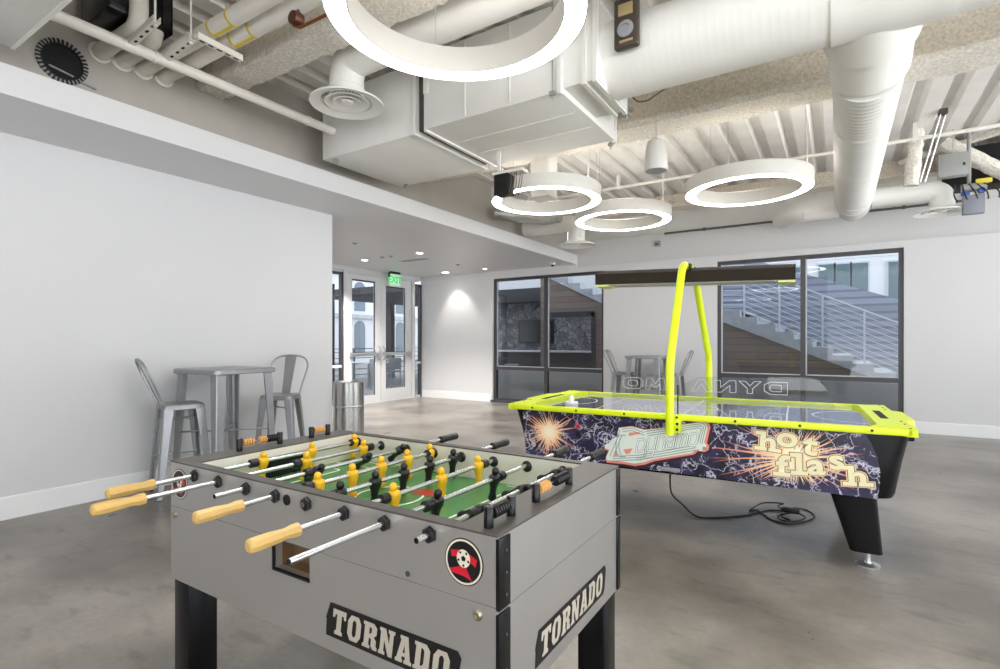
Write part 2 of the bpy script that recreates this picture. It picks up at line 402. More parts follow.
# ------------------------------------------------------------------ room shell
XL, YB, XD, XS, YE = -5.13, 9.56, -8.35, -4.32, 4.27
ZS, ZT, ZDECK = 2.83, 3.018, 3.80
YR, XR = -4.6, 6.2
b = MB(); b.box((XD-.2, YR-.2, -.12), (XR, YB+.2, 0)); f = struct('floor', b, FLOORM)
f['label'] = 'polished grey-beige concrete floor with darker stains'
b = MB(); b.box((XL-.2, YR, 0), (XL, YE, ZS)); struct('wall_left', b, WHITE)
b = MB(); b.box((XL-.001, YR, 0), (XL+.013, YE, .158)); b.box((XL-.001, YR, .158), (XL+.009, YE, .166)); struct('baseboard_left', b, BASEW)
b = MB(); b.box((XL-3.4, YE-.16, 0), (XL-.2, YE, ZS)); struct('wall_alcove', b, WHITE)
b = MB(); b.box((XD-.2, YR-.2, 0), (-.3, YR, ZDECK)); struct('wall_rear', b, WHITE)  # unseen; width cut back to limit the light entering from behind
# back wall round its two tall windows
W1 = (-6.30, -3.76); W2 = (-1.72, .82); WZ = 2.67
b = MB()
for x0, x1, z0, z1 in [(XD, W1[0], 0, 2.77), (W1[1], W2[0], 0, 2.77), (W2[1], XR, 0, 2.77), (W1[0], W1[1], WZ, 2.77), (W2[0], W2[1], WZ, 2.77)]:
    b.box((x0, YB, z0), (x1, YB+.22, z1))
struct('wall_back', b, WHITE)
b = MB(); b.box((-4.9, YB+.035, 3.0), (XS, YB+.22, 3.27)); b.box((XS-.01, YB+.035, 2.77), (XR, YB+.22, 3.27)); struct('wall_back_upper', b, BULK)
b = MB(); b.box((XD, YB-.001, 2.70), (XS, YB+.03, ZS)); b.box((XS, YB-.008, 2.757), (XR, YB+.04, 2.772)); struct('trim_1', b, WHITE)
b = MB(); b.box((-4.6, YB+.22, 3.27), (XR, YB+.30, ZDECK)); struct('wall_back_top', b, DUCTW)
b = MB()
for x0, x1 in [(XD+.05, W1[0]-.03), (W1[1], W2[0]), (W2[1], XR)]:
    b.box((x0, YB-.013, 0), (x1, YB+.001, .16)); b.box((x0, YB-.009, .16), (x1, YB+.001, .168))
struct('baseboard_back', b, BASEW)
# soffit over the left wall and the alcove, and the plain wall above it
b = MB(); b.box((XD-.2, YR, ZS), (XS, YB+.2, ZT)); struct('trim_2', b, SOFF)
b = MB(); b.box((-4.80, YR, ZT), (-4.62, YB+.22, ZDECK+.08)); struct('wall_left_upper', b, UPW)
# entrance wall: header over the doors
b = MB(); b.box((XD-.2, YE, 2.74), (XD, YB, ZS)); b.box((XD-.2, YE, 0), (XD, 5.85, 2.74)); struct('wall_entrance', b, WHITE)

# corrugated steel deck
b = MB(); prof = []; x = -4.62; z0, z1 = ZDECK, ZDECK+.075
while x < XR:
    prof += [(x, z0), (x+.15, z0), (x+.185, z1), (x+.265, z1)]; x += .30
prof.append((XR, z0))
for y0, y1 in [(YR, YB+.3)]:
    A = [b.bm.verts.new((p[0], y0, p[1])) for p in prof]; B = [b.bm.verts.new((p[0], y1, p[1])) for p in prof]
    for i in range(len(prof)-1): b.bm.faces.new((A[i], A[i+1], B[i+1], B[i]))
b.box((-4.62, YR, ZDECK+.09), (XR, YB+.3, ZDECK+.2))
o = struct('ceiling', b, DECKM); o['label'] = 'white painted corrugated steel deck'

# ------------------------------------------------------------------ windows
def tall_window(name, x0, x1):
    w = link(name, None, None, ((x0+x1)/2, YB+.09, 0)); w['kind'] = 'structure'
    h = (x1-x0)/2; t = .055; d0, d1 = -.035, .045
    fr = MB()
    fr.box((-h, d0, .03), (-h+t, d1, WZ)); fr.box((h-t, d0, .03), (h, d1, WZ)); fr.box((-h+t, d0, WZ-t), (h-t, d1, WZ)); fr.box((-h+t, d0, .03), (h-t, d1, .03+t))
    fr.box((-.035, d0-.004, .03+t), (.035, d1+.004, WZ-t)); fr.box((-h+t, d0-.008, .70), (h-t, d1+.004, .77))
    part('window_frame', fr, FRAMED, w)
    s = MB(); s.box((-h-.03, -.13, 0), (h+.0, d1, .045)); part('window_sill', s, FRAMED, w)
    for xa, xb in ((-h+t, -.035), (.035, h-t)):
        for za, zb in ((.085, .70), (.77, WZ-t)):
            p = MB(); p.box((xa, .002, za), (xb, .008, zb)); part('pane', p, GLASS, w)
    sp = MB()
    sp.box((-h+t, -.001, .77), (-h+t+.02, .03, WZ-t)); sp.box((.035, -.001, .77), (.055, .03, WZ-t))
    sp.box((-h+t, -.001, .77), (h-t, .03, .785))
    part('glazing_bead', sp, mat('pale_glazing_bead', (204, 208, 214), .35), w, 'pale aluminium glazing bead')
    return w
w = tall_window('window_1', *W1); w['label'] = 'tall dark-framed window nearer the entrance doors'
w = tall_window('window_2', *W2); w['label'] = 'tall dark-framed window behind the air hockey table'

# ------------------------------------------------------------------ entrance
def leaf(name, y0, y1, gy0, gy1, gz0, gz1, hinge_left, label):
    d = link(name, None, None, (XD, (y0+y1)/2, 0)); d['kind'] = 'structure'; d['label'] = label
    c = (y0+y1)/2
    m = MB()
    for a, bb, za, zb in [(y0, gy0, .012, 2.70), (gy1, y1, .012, 2.70), (gy0, gy1, .012, gz0), (gy0, gy1, gz1, 2.70)]:
        m.box((-.03, a-c, za), (.03, bb-c, zb))
    part('door_leaf', m, ALU, d)
    g = MB(); g.box((-.006, gy0-c, gz0), (.0, gy1-c, gz1)); part('pane', g, DGLASS, d)
    e = MB(); t = .02
    e.box((.0, gy0-c, gz0), (.014, gy0-c+t, gz1)); e.box((.0, gy1-c-t, gz0), (.014, gy1-c, gz1)); e.box((.0, gy0-c+t, gz1-t*1.5), (.014, gy1-c-t, gz1))
    part('gasket', e, FRAMED, d, 'dark glazing gasket')
    p = MB(); p.box((.055, y0-c+.07, 1.005), (.095, y1-c-.07, 1.075), .008)
    for q in (y0-c+.05, y1-c-.09): p.box((.03, q, .995), (.10, q+.05, 1.085), .006)
    h = part('push_bar', p, SILV, d, 'silver panic push bar')
    k = MB(); s = (y1-c-.06) if hinge_left else (y0-c+.06)
    k.tube(bend([(.03, s, .92), (.085, s, .92), (.085, s, 1.20), (.03, s, 1.20)], .03), .014, 8); part('pull_handle', k, GREYP, d)
    return d
leaf('door_1', 7.31, 8.225, 7.42, 8.07, .17, 2.59, True, 'white framed glass entrance door, left leaf')
leaf('door_2', 8.235, 9.19, 8.38, 9.0, .27, 2.53, False, 'white framed glass entrance door, right leaf under the exit sign')
b = MB()
b.box((XD-.07, 7.20, 0), (XD+.05, 7.30, 2.74)); b.box((XD-.07, 9.20, 0), (XD+.07, 9.28, 2.74)); b.box((XD-.07, 7.30, 2.705), (XD+.05, 9.20, 2.74))
b.box((XD-.05, 7.3, 0), (XD+.05, 9.2, .01))
struct('trim_3', b, ALU)
def sidelight(name, y0, y1, label, zt=2.70):
    w = link(name, None, None, (XD, (y0+y1)/2, 0)); w['kind'] = 'structure'; w['label'] = label; h = (y1-y0)/2
    m = MB(); t = .05
    m.box((-.05, -h, .0), (.03, -h+t, zt)); m.box((-.05, h-t, 0), (.03, h, zt)); m.box((-.05, -h+t, zt-t), (.03, h-t, zt))
    part('window_frame', m, FRAMED, w)
    m = MB(); m.box((-.05, -h+t, 0), (.03, h-t, .05)); m.box((-.05, -h+t, .79), (.04, h-t, .84)); part('transom', m, ALU, w, 'white transom bar')
    for za, zb in ((.05, .79), (.84, zt-t)):
        g = MB(); g.box((-.006, -h+t, za), (0, h-t, zb)); part('pane', g, DGLASS, w)
    return w
sidelight('window_3', 5.86, 7.20, 'glass sidelight left of the entrance doors')
sidelight('window_4', 9.28, 9.56, 'narrow glass sidelight between the doors and back wall', 2.66)

# exit sign
t = thing('exit_sign', 'green lit exit sign hanging over the right entrance door', 'exit sign', (-8.12, 8.45, 2.50))
m = MB(); m.box((-.02, -.14, .285), (.02, .16, .33), .004); m.box((-.012, -.19, .20), (.012, -.15, .30)); part('mount', m, BLACK, t, 'black mount')
m = MB(); m.box((-.006, -.17, .02), (.006, .17, .275)); part('sign_panel', m, EXITP, t)
me = text_mesh('EXIT', .20, .006, .002); put_mesh('lettering', me, EXITG, t, Matrix.Translation((.009, 0, .148)) @ Matrix.Rotation(PI/2, 4, 'Z') @ ROTX, 'green letters EXIT')
m = MB(); m.cyl((0, 0, .33), (0, 0, .331), .03); part('canopy', m, BLACK, t)

# recessed lights and small ceiling devices in the soffit
def downlight(loc, label, power=0, aim=None, r=.055):
    t = thing('recessed_downlight', label, 'downlight', loc, 0, 'recessed downlights in the soffit')
    m = MB(); m.lathe([(r+.018, 0), (r+.018, -.005), (r, -.006), (r, -.001)], 24); part('trim_ring', m, SOFF, t)
    m = MB(); m.lathe([(r-.001, -.0005), (r-.001, -.003)], 24); part('lens', m, DOWNE, t, 'lit lens')
    if power:
        l = bpy.data.lights.new('lamp', 'SPOT'); l.energy = power; l.spot_size = math.radians(75 if power < 100 else 125); l.spot_blend = .6; l.shadow_soft_size = .05; l.color = (1, .94, .86)
        lo = link('lamp', l, t, (0, 0, -.02)); d = Vector(aim)-Vector(loc); lo.rotation_euler = d.to_track_quat('-Z', 'Y').to_euler()
downlight((-7.42, 6.93, ZS), 'recessed downlight left of the ceiling sprinklers', 200, (-7.42, 6.93, 0))
downlight((-6.04, 6.89, ZS), 'recessed downlight above the linear slot vent', 200, (-6.04, 6.89, 0))
downlight((-7.25, 9.12, ZS), 'recessed wall washer lighting the white wall by the doors', 26, (-7.2, 9.56, 1.55), .075)
downlight((-6.2, 9.12, ZS), 'recessed downlight above the left edge of the nearer window', 10, (-6.2, 9.3, 0), .04)
for k, (u, v, lb) in enumerate([(355, 243, 'small sprinkler cover in the soffit near the white wall end'), (382, 257, 'small sprinkler head left of the exit sign bracket'), (391, 256, 'small sprinkler head above the exit sign'), (458, 264.5, 'small sprinkler cover in front of the back wall')]):
    p = at_z(u, v, ZS); m = MB(); m.lathe([(.045, ZS+.004), (.045, ZS-.008), (.03, ZS-.014), (.012, ZS-.016), (.012, ZS-.03)], 18, Matrix.Translation((p.x, p.y, 0)))
    single('ceiling_sprinkler', m, GREYP, lb, 'sprinkler', 'sprinkler covers in the soffit')
p = at_z(414, 260, ZS); m = MB()
for k in range(3): m.box((p.x-.3, p.y-.05+.035*k, ZS-.006), (p.x+.3, p.y-.03+.035*k, ZS-.0005))
m.box((p.x-.32, p.y-.07, ZS-.004), (p.x+.32, p.y+.07, ZS-.0005)); single('slot_vent', m, GREYP, 'thin grey slot vent in the soffit by the downlight', 'vent')
p = at_z(555, 265, 2.80); t = thing('dome_camera', 'small dark dome camera under the soffit end above the window', 'camera', (p.x, p.y-.1, ZS-.09))
m = MB(); m.lathe([(.055, .094), (.055, .055), (.045, .05)], 20); part('housing', m, SOFF, t)
m = MB(); m.ball((0, 0, .052), .04, (1, 1, .9)); part('dome', m, BLACK, t, 'dark dome')
# ------------------------------------------------------------------ ceiling: lamps
RINGU = mat('ring_uplight_lit', (255, 253, 248), .5, emit=(255, 248, 236), estr=UPL)
def ring_light(loc, label, first=None):
    if first:
        return dup(first, loc, None, label)
    t = thing('pendant_ring_light', label, 'pendant light', loc, 0, 'round ring pendants')
    R, r, h = .61, .50, .14
    m = MB(); m.lathe([(R, 0), (R, h), (r, h), (r, 0), (r+.006, .0), (r+.006, h-.01), (R-.006, h-.01), (R-.006, 0)], 72, closed=True); part('housing', m, RINGH, t)
    m = MB(); m.lathe([(r+.007, .002), (R-.007, .002), (R-.007, .010), (r+.007, .010)], 72, closed=True); part('diffuser', m, RINGE, t, 'lit white diffuser')
    m = MB(); m.lathe([(r+.02, h), (R-.02, h), (R-.02, h+.006), (r+.02, h+.006)], 72, closed=True); part('uplight_lens', m, RINGU, t, 'lit upper lens')
    for k in range(3):
        a = 2*PI*k/3+.35; m = MB(); x, y = .555*math.cos(a), .555*math.sin(a)
        m.cyl((x, y, h), (x, y, ZDECK-2.83), .0025, 6); m.cyl((x, y, h-.005), (x, y, h+.03), .007, 8); part('cable', m, SILV, t)
    m = MB(); m.tube(bend([(.55, -.1, h), (.55, -.1, h+.5), (.5, -.1, ZDECK-2.83)], .2), .004, 6); part('power_cord', m, PIPEW, t)
    return t
def rloc(u, v, z=2.87): p = at_z(u, v, z); return (p.x, p.y, z)
ring0 = ring_light(rloc(457, 17.5, 2.83), 'large lit ring pendant nearest the camera, cut by the top edge')
ring_light(rloc(546, 202), 'lit ring pendant half hidden behind the black control box', ring0)
ring_light(rloc(622.5, 221.5), 'lit ring pendant farthest back, lowest of the rear rings', ring0)
ring_light(rloc(747, 192), 'lit ring pendant left of the long spiral duct', ring0)

# ------------------------------------------------------------------ beams
def beam(y, zb, label, w=.36, x0=-4.62, x1=XR, web=.10, mt=FIRE, mf=FIREW):
    t = thing('ceiling_beam', label, 'beam', ((x0+x1)/2, y, zb), 0, 'fireproofed steel ceiling beams')
    L = (x1-x0)/2; n = 90
    m = MB()
    for (hy0, hy1, z0, z1) in [(-web/2, web/2, .06, ZDECK-zb)]:
        m.loft([[Vector((-L+2*L*i/n, q[0]+random.uniform(-.012, .012), q[1]+random.uniform(-.006, .006))) for q in [(hy0, z0-.02), (hy0, (z0+z1)/2), (hy0, z1), (hy1, z1), (hy1, (z0+z1)/2), (hy1, z0-.02)]] for i in range(n+1)])
    part('web', m, mt, t)
    m = MB()
    m.loft([[Vector((-L+2*L*i/n, q[0]+random.uniform(-.010, .010), q[1]+random.uniform(-.008, .008))) for q in [(-w/2, 0), (-w/2, .06), (-.06, .085), (.06, .085), (w/2, .06), (w/2, 0), (0, -.004)]] for i in range(n+1)])
    part('bottom_flange', m, mf, t)
beam(5.27, 3.42, 'long fireproofed beam crossing behind the round ducts', .36)
beam(2.52, 3.46, 'fireproofed beam beside the yellow banded pipes', .24, -4.62, -.2, .12)
beam(9.15, 3.56, 'dark fireproofed beam along the top of the back wall', .26, -4.6, XR, .12, FIRE, FIRE)

# ------------------------------------------------------------------ ducts
# air handler (two boxes) with round outlet
t = thing('air_handler', 'big white rectangular air unit hung under the deck', 'air duct', (-2.32, 3.97, 3.10))
def rel(a): return (a[0]+2.32, a[1]-3.97, a[2]-3.10)
m = MB(); m.box(rel((-2.94, 3.42, 3.10)), rel((-1.67, 4.52, 3.74)), .008)
m.box(rel((-2.95, 3.41, 3.40)), rel((-2.90, 4.53, 3.745))); part('fan_box', m, DUCTW, t)
m = MB(); m.box(rel((-4.29, 3.45, 3.10)), rel((-3.06, 4.55, 3.72)), .008); part('plenum_box', m, DUCTW, t)
m = MB(); m.box(rel((-3.055, 3.48, 3.13)), rel((-2.945, 4.50, 3.70))); part('flexible_collar', m, mat('dark_canvas_collar', (84, 80, 76), .8), t, 'dark gap between the boxes')
m = MB()
for x in (-3.085, -2.955): m.box(rel((x, 3.425, 3.085)), rel((x+.03, 4.56, 3.735)))
for x in (-2.52, -2.1): m.box(rel((x, 3.41, 3.12)), rel((x+.006, 3.42, 3.72)))
for y in (3.80, 4.12): m.box(rel((-2.86, y, 3.094)), rel((-1.72, y+.008, 3.10)))
m.box(rel((-1.69, 3.40, 3.08)), rel((-1.66, 3.43, 3.76))); m.box(rel((-1.69, 4.51, 3.08)), rel((-1.66, 4.54, 3.76)))
part('flange', m, DUCTW, t)
m = MB(); m.box(rel((-1.67, 3.47, 3.14)), rel((-1.40, 4.08, 3.70)), .006); m.box(rel((-1.52, 3.45, 3.12)), rel((-1.49, 4.10, 3.72))); m.box(rel((-1.44, 3.45, 3.12)), rel((-1.41, 4.10, 3.72)))
part('outlet_box', m, DUCTW, t)
for i, (x, y) in enumerate([(-4.15, 3.5), (-4.15, 4.5), (-1.72, 3.39), (-1.72, 4.55), (-2.9, 4.57)]):
    m = MB(); m.cyl(rel((x, y, 3.04)), rel((x, y, ZDECK)), .005, 6); m.box(rel((x-.02, y-.012, 3.068)), rel((x+.02, y+.012, 3.10))); part('hanger_rod', m, SILV, t)

def ribbed(m, p0, p1, r, step=.055, dr=.004, seg=36, r2=None):
    p0 = Vector(p0); p1 = Vector(p1); L = (p1-p0).length; n = max(2, int(L/step)); ax = (p1-p0).normalized()
    q = ax.to_track_quat('Z', 'Y').to_matrix().to_4x4(); M = Matrix.Translation(p0) @ q
    prof = []; r2 = r if r2 is None else r2
    for i in range(n):
        z = L*i/n; k = r+(r2-r)*i/n
        prof += [(k, z), (k, z+L/n*.80), (k+dr, z+L/n*.90)]
    prof.append((r2, L)); m.lathe(prof, seg, M); return m
XDZ, XDY = 3.38, 3.76
t = thing('round_duct', 'wide white round duct running from the air unit to the right', 'air duct', (.2, XDY, XDZ))
m = MB(); ribbed(m, (-1.60, 0, 0), (-.22, 0, 0), .266, .05, .0006); part('duct_run', m, DUCTW, t)
m = MB(); ribbed(m, (.34, .0, 0), (5.9, 0, 0), .266, .06, .0006); part('duct_run', m, DUCTW, t)
m = MB(); ribbed(m, (-.23, 0, 0), (.35, 0, 0), .275, .6, .002); part('tee', m, DUCTW, t)
m = MB(); m.cyl((1.2, 0, .26), (1.2, 0, ZDECK-XDZ), .006, 6); m.cyl((-1.0, 0, .26), (-1.0, 0, ZDECK-XDZ), .006, 6); part('hanger_rod', m, SILV, t)
SDX, SDZ, SDR = .185, 3.165, .208
t = thing('spiral_duct', 'long ribbed white spiral duct running to the back wall', 'air duct', (SDX, 6.5, SDZ))
m = MB(); ribbed(m, (.0, -2.65, .19), (0, -2.06, 0.02), .262, .9, .0, 36, SDR+.004); part('reducer', m, DUCTW, t)
m = MB(); ribbed(m, (0, -2.07, 0), (0, 1.82, 0), SDR, .07, .004); part('duct_run', m, DUCTW, t)
m = MB(); m.lathe([(SDR+.006, 1.80), (SDR+.006, 1.835), (SDR, 1.84), (SDR, 2.16), (SDR*.96, 2.22), (SDR*.8, 2.26), (.01, 2.265)], 36, Matrix.Rotation(-PI/2, 4, 'X')); part('end_cap', m, DUCTW, t)
for y in (-1.2, .2, 1.5):
    m = MB(); m.tube([(SDR*1.01*math.cos(a), y, SDR*1.01*math.sin(a)) for a in [2*PI*k/36 for k in range(36)]], .004, 6, closed=True); m.cyl((0, y, SDR), (0, y, ZDECK-SDZ), .005, 6); part('hanger', m, DUCTW, t)
# diffusers
def diffuser(loc, label, R, neckpts, rn, first_z=.0):
    t = thing('ceiling_diffuser', label, 'air diffuser', loc, 0, 'round ceiling diffusers')
    m = MB(); m.lathe([(R, 0), (R*.99, -.012), (R*.70, .012), (R*.66, .034), (R*.70, .040), (R*.98, .006)], 48, closed=True); part('outer_ring', m, DUCTW, t)
    for a, c in ((.60, .40), (.38, .20)):
        m = MB(); m.lathe([(R*a, .002), (R*c, .03), (R*c, .036), (R*a*1.01, .008)], 40, closed=True); part('cone', m, DUCTW, t)
    m = MB(); m.lathe([(.0, -.004), (R*.15, .0), (R*.17, .014), (0, .02)], 32); part('centre_cone', m, DUCTW, t)
    m = MB(); m.lathe([(rn*1.0, .036), (rn*1.0, .042)], 32); part('damper', m, BLKMATT, t, 'dark opening')
    m = MB(); pts = bend([Vector(p) for p in neckpts], .22, 8); m.tube(pts, rn, 28)
    m.tube([(rn*math.cos(2*PI*k/28), rn*math.sin(2*PI*k/28), .12) for k in range(28)], .005, 6, closed=True)
    part('neck', m, DUCTW, t)
    return t
p = at_d(347, 103.5, 4.25)
diffuser((p.x, p.y, p.z), 'round white diffuser in front of the air unit', .29, [(0, 0, .035), (0, 0, .33), (3.3, -.06, .33)], .135)
p = at_d(577, 245, 8.45)
diffuser((p.x, p.y, p.z), 'round white diffuser above the nearer window', .29, [(0, 0, .035), (0, 0, .36), (-.95, 0, .36)], .13)
p = at_d(942, 212, 6.45); d3 = p
diffuser((p.x, p.y, p.z), 'round white diffuser at the end of the right branch duct', .29, [(0, 0, .035), (0, 0, .26), (-.70, .02, .27)], .125)
# left stub at the spiral duct end
t = thing('branch_duct', 'short white branch duct left of the spiral duct end', 'air duct', (-.25, 8.45, 3.13))
m = MB(); m.tube(bend([(.28, 0, 0), (-.22, 0, 0), (-.42, .42, .0)], .2), .155, 28); part('duct_run', m, DUCTW, t)
m = MB(); m.tube([(-.12, .158*math.cos(2*PI*k/28), .158*math.sin(2*PI*k/28)) for k in range(28)], .005, 6, closed=True); m.cyl((-.12, 0, .15), (-.12, 0, ZDECK-3.13), .005, 6); part('hanger', m, DUCTW, t)
# white box duct cut by the top left corner
t = thing('box_duct', 'plain white box duct cut by the top left corner', 'air duct', (-3.4, .2, 3.1))
m = MB(); m.box((-.86, -1.2, 0), (1.6, .905, .5), .006); part('duct_run', m, DUCTW, t)
m = MB(); m.box((-.865, .905, -.004), (1.6, .925, .505)); part('flange', m, DUCTW, t)
part('hanger_rod', MB().cyl((.4, .6, .49), (.4, .6, .70), .008, 8), SILV, t); part('hanger_rod', MB().cyl((-.5, .6, .49), (-.5, .6, .70), .008, 8), SILV, t)

# ------------------------------------------------------------------ pipes, conduits, trapeze
m = MB(); m.cyl((-4.0, -.6, 3.285), (-4.0, 3.445, 3.285), .041, 18)
t = thing('white_pipe', 'straight white pipe running across below the insulated pipes', 'pipe', (-4.12, 1.4, 3.345))
part('pipe_run', MB().cyl((0, -.27, 0), (0, 2.04, 0), .038, 18), PIPEW, t); m.bm.free()
for y in (.45, 1.75):
    m = MB(); m.lathe([(.044, -.012), (.044, .012), (.037, .012), (.037, -.012)], 18, Matrix.Translation((0, y, 0)) @ Matrix.Rotation(PI/2, 4, 'X'), closed=True); part('coupling', m, PIPEW, t)
for k, (y, lb) in enumerate([(1.70, 'insulated white pipe into the left wall, nearest the round vent'), (1.845, 'insulated white pipe into the left wall, second from the round vent'), (1.99, 'insulated white pipe with a yellow band, third from the vent'), (2.14, 'insulated white pipe with a yellow band beside the rough beam')]):
    t = thing('insulated_pipe', lb, 'pipe', (-3.6, y, 3.45), 0, 'insulated pipes into the left wall')
    part('pipe_run', MB().cyl((-1.02, 0, 0), (2.6, 0, 0), .056, 18) if k >= 2 else MB().tube(bend([(-1.02, 0, 0), (-.40-.1*k, 0, 0), (-.40-.1*k, 0, .345)], .11, 8), .056, 18), PIPEW, t)
    m = MB(); m.lathe([(.075, 0), (.075, .012), (.056, .012), (.056, 0)], 20, Matrix.Translation((-1.02, 0, 0)) @ Matrix.Rotation(PI/2, 4, 'Y'), closed=True); part('wall_collar', m, PIPEW, t)
    if k >= 2:
        m = MB()
        for a in (0.0, .22): m.lathe([(.0585, 0), (.0585, .016), (.056, .016), (.056, 0)], 20, Matrix.Translation((a, 0, 0)) @ Matrix.Rotation(PI/2, 4, 'Y'), closed=True)
        m.box((.0, -.012, -.0585), (.22, .012, -.055)); part('yellow_band', m, YBAND, t, 'yellow marking band')
def strut(a, bb, label, rod=True):
    a = Vector(a); bb = Vector(bb); c = (a+bb)/2
    t = thing('strut_channel', label, 'bracket', c, 0, 'slotted strut channels')
    m = MB(); d = (bb-a).normalized(); s = Vector((-d.y, d.x, 0)).normalized()*.02
    m.bar(a-c, bb-c, .042, .006); m.bar(a-c+s+Vector((0, 0, .018)), bb-c+s+Vector((0, 0, .018)), .004, .04); m.bar(a-c-s+Vector((0, 0, .018)), bb-c-s+Vector((0, 0, .018)), .004, .04)
    part('channel', m, PIPEW, t)
    m = MB(); n = 5
    for k in range(n):
        q = a-c+(bb-a)*((k+.7)/(n+.4)); m.bar(q-d*.018+Vector((0, 0, -.0032)), q+d*.018+Vector((0, 0, -.0032)), .016, .002)
    part('slot', m, BLKMATT, t, 'dark slots')
    if rod:
        m = MB(); e = bb-c-d*.03; m.cyl(e, e+Vector((0, 0, ZDECK-bb.z)), .007, 8); m.cyl(e+Vector((0, 0, -.02)), e+Vector((0, 0, .012)), .014, 6); part('threaded_rod', m, PIPEW, t)
    return t
ZST = 3.345
strut(at_z(127, 49, ZST), at_z(157, 22, ZST), 'slotted white strut holding pipes, nearer the round vent')
strut(at_z(163, 63, ZST), at_z(193, 40, ZST), 'slotted white strut holding pipes, nearer the yellow bands')
strut(at_z(196, 38, ZST), at_z(241, 61, ZST), 'slotted white strut lying across under the yellow banded pipes', False)
t = thing('black_box', 'black box behind the strut hanger rods', 'equipment', (-4.20, 1.80, 3.515))  # plain dark box set above the pipes
part('case', MB().box((-.30, -.26, 0), (.16, .14, .28), .01), BLKGLOSS, t)
m = MB()
for k in range(4): m.box((.16, -.2+.09*k, .04), (.166, -.15+.09*k, .24))
part('panel_rib', m, BLACK, t)
# black toothed round vent on the left upper wall
p = at_x(62, 62, -4.62)
t = thing('round_wall_vent', 'black round vent with toothed rim on the left upper wall', 'vent', (-4.62, p.y, p.z))
m = MB(); m.lathe([(.148, 0), (.148, .012), (.125, .012), (.125, 0)], 40, Matrix.Rotation(PI/2, 4, 'Y'), closed=True); part('rim', m, GREYP, t)
m = MB(); m.lathe([(.125, .001), (.125, .004)], 40, Matrix.Rotation(PI/2, 4, 'Y')); part('opening', m, BLKMATT, t, 'black opening')
m = MB()
for k in range(34):
    a = 2*PI*k/34; M = Matrix.Rotation(a, 4, 'X'); m.box((.003, -.006, .118), (.018, .006, .152), M=M)
part('tooth_rim', m, BLACK, t)
m = MB(); m.bar((.02, -.08, -.06), (.02, .06, -.085), .01, .01); m.bar((.012, .10, -.10), (.012, .20, -.115), .02, .012); part('damper_lever', m, GREYP, t)

# small devices
p = at_y(627, 25, 3.44)
t = thing('duct_smoke_detector', 'dark duct smoke detector on the air unit outlet', 'smoke detector', (p.x, 3.47, p.z-.16))
m = MB(); m.box((-.085, -.06, 0), (.085, 0, .34), .02, seg=3); part('housing', m, mat('smoky_detector_case', (70, 62, 54), .25), t)
m = MB(); m.lathe([(.055, 0), (.055, .012), (.03, .016), (.028, .006)], 24, Matrix.Translation((0, -.058, .12)) @ Matrix.Rotation(PI/2, 4, 'X')); part('sensor_disc', m, GREYP, t)
m = MB(); m.box((-.05, -.068, .21), (.05, -.058, .29), .004); m.box((-.04, -.07, .03), (.05, -.058, .045)); part('terminal_plate', m, mat('tan_terminal', (170, 150, 110), .5), t)
p = at_d(623, 108, 4.45)
t = thing('junction_box', 'small grey junction box hanging at the air unit corner', 'electrical box', (p.x, p.y, p.z-.06))
m = MB(); m.box((-.06, -.05, 0), (.05, .05, .11), .004); part('case', m, GREYBOX, t)
m = MB(); m.cyl((.05, 0, .03), (.09, 0, .03), .02); m.cyl((.02, .02, .0), (.02, .02, -.03), .016); part('connector', m, SILV, t)
m = MB(); m.tube(bend([at_d(632, 96, 4.45), at_d(637, 102, 4.46), at_d(648, 101, 4.48), at_d(657, 94, 4.5), at_d(668, 87, 4.6)], .08), .007, 6)
single('wire_loop', m, mat('brown_wire', (104, 84, 66), .5), 'brown wire loop drooping beside the junction box', 'wire')
p = at_y(656, 155, 4.95)
t = thing('pendant_speaker', 'off-white bell shaped pendant speaker hanging under the beam', 'speaker', (p.x, p.y, p.z-.15))
m = MB(); m.lathe([(.10, .0), (.108, .02), (.104, .12), (.092, .22), (.078, .275), (.05, .29), (.0, .292)], 32); part('body', m, RINGH, t)
m = MB(); m.lathe([(.0, -.002), (.096, -.002), (.10, .004)], 32); part('grille', m, GREYP, t, 'grey speaker grille')
m = MB(); m.cyl((0, 0, .29), (0, 0, 3.75-p.z+.15), .003, 6); m.tube([(-.03, 0, .285), (-.035, 0, .32), (-.01, 0, .325), (-.005, 0, .29)], .005, 6); part('cable', m, SILV, t)
# white pipes along the back half
def xpipe(name, label, y, z, x0, x1, r, m_=PIPEW, clamp=0):
    t = thing(name, label, 'conduit', ((x0+x1)/2, y, z)); h = (x1-x0)/2
    part('pipe_run', MB().cyl((-h, 0, 0), (h, 0, 0), r, 12), m_, t)
    for k in range(3):
        m = MB(); m.box((-h+2*h*(k+.5)/3-.02, -r*1.3, -r*1.3), (-h+2*h*(k+.5)/3+.02, r*1.3, ZDECK-z-.01 if y < 9 else r*1.4)); part('clamp', m, m_, t)
xpipe('sprinkler_pipe', 'thin white pipe crossing above the rear ring pendants', 7.6, 3.61, -4.5, 6.0, .022)
xpipe('wall_conduit', 'dark conduit along the top of the grey bulkhead', 9.53, 3.24, -2.6, 1.5, .018, mat('dark_conduit', (98, 98, 98), .4, metal=.5))
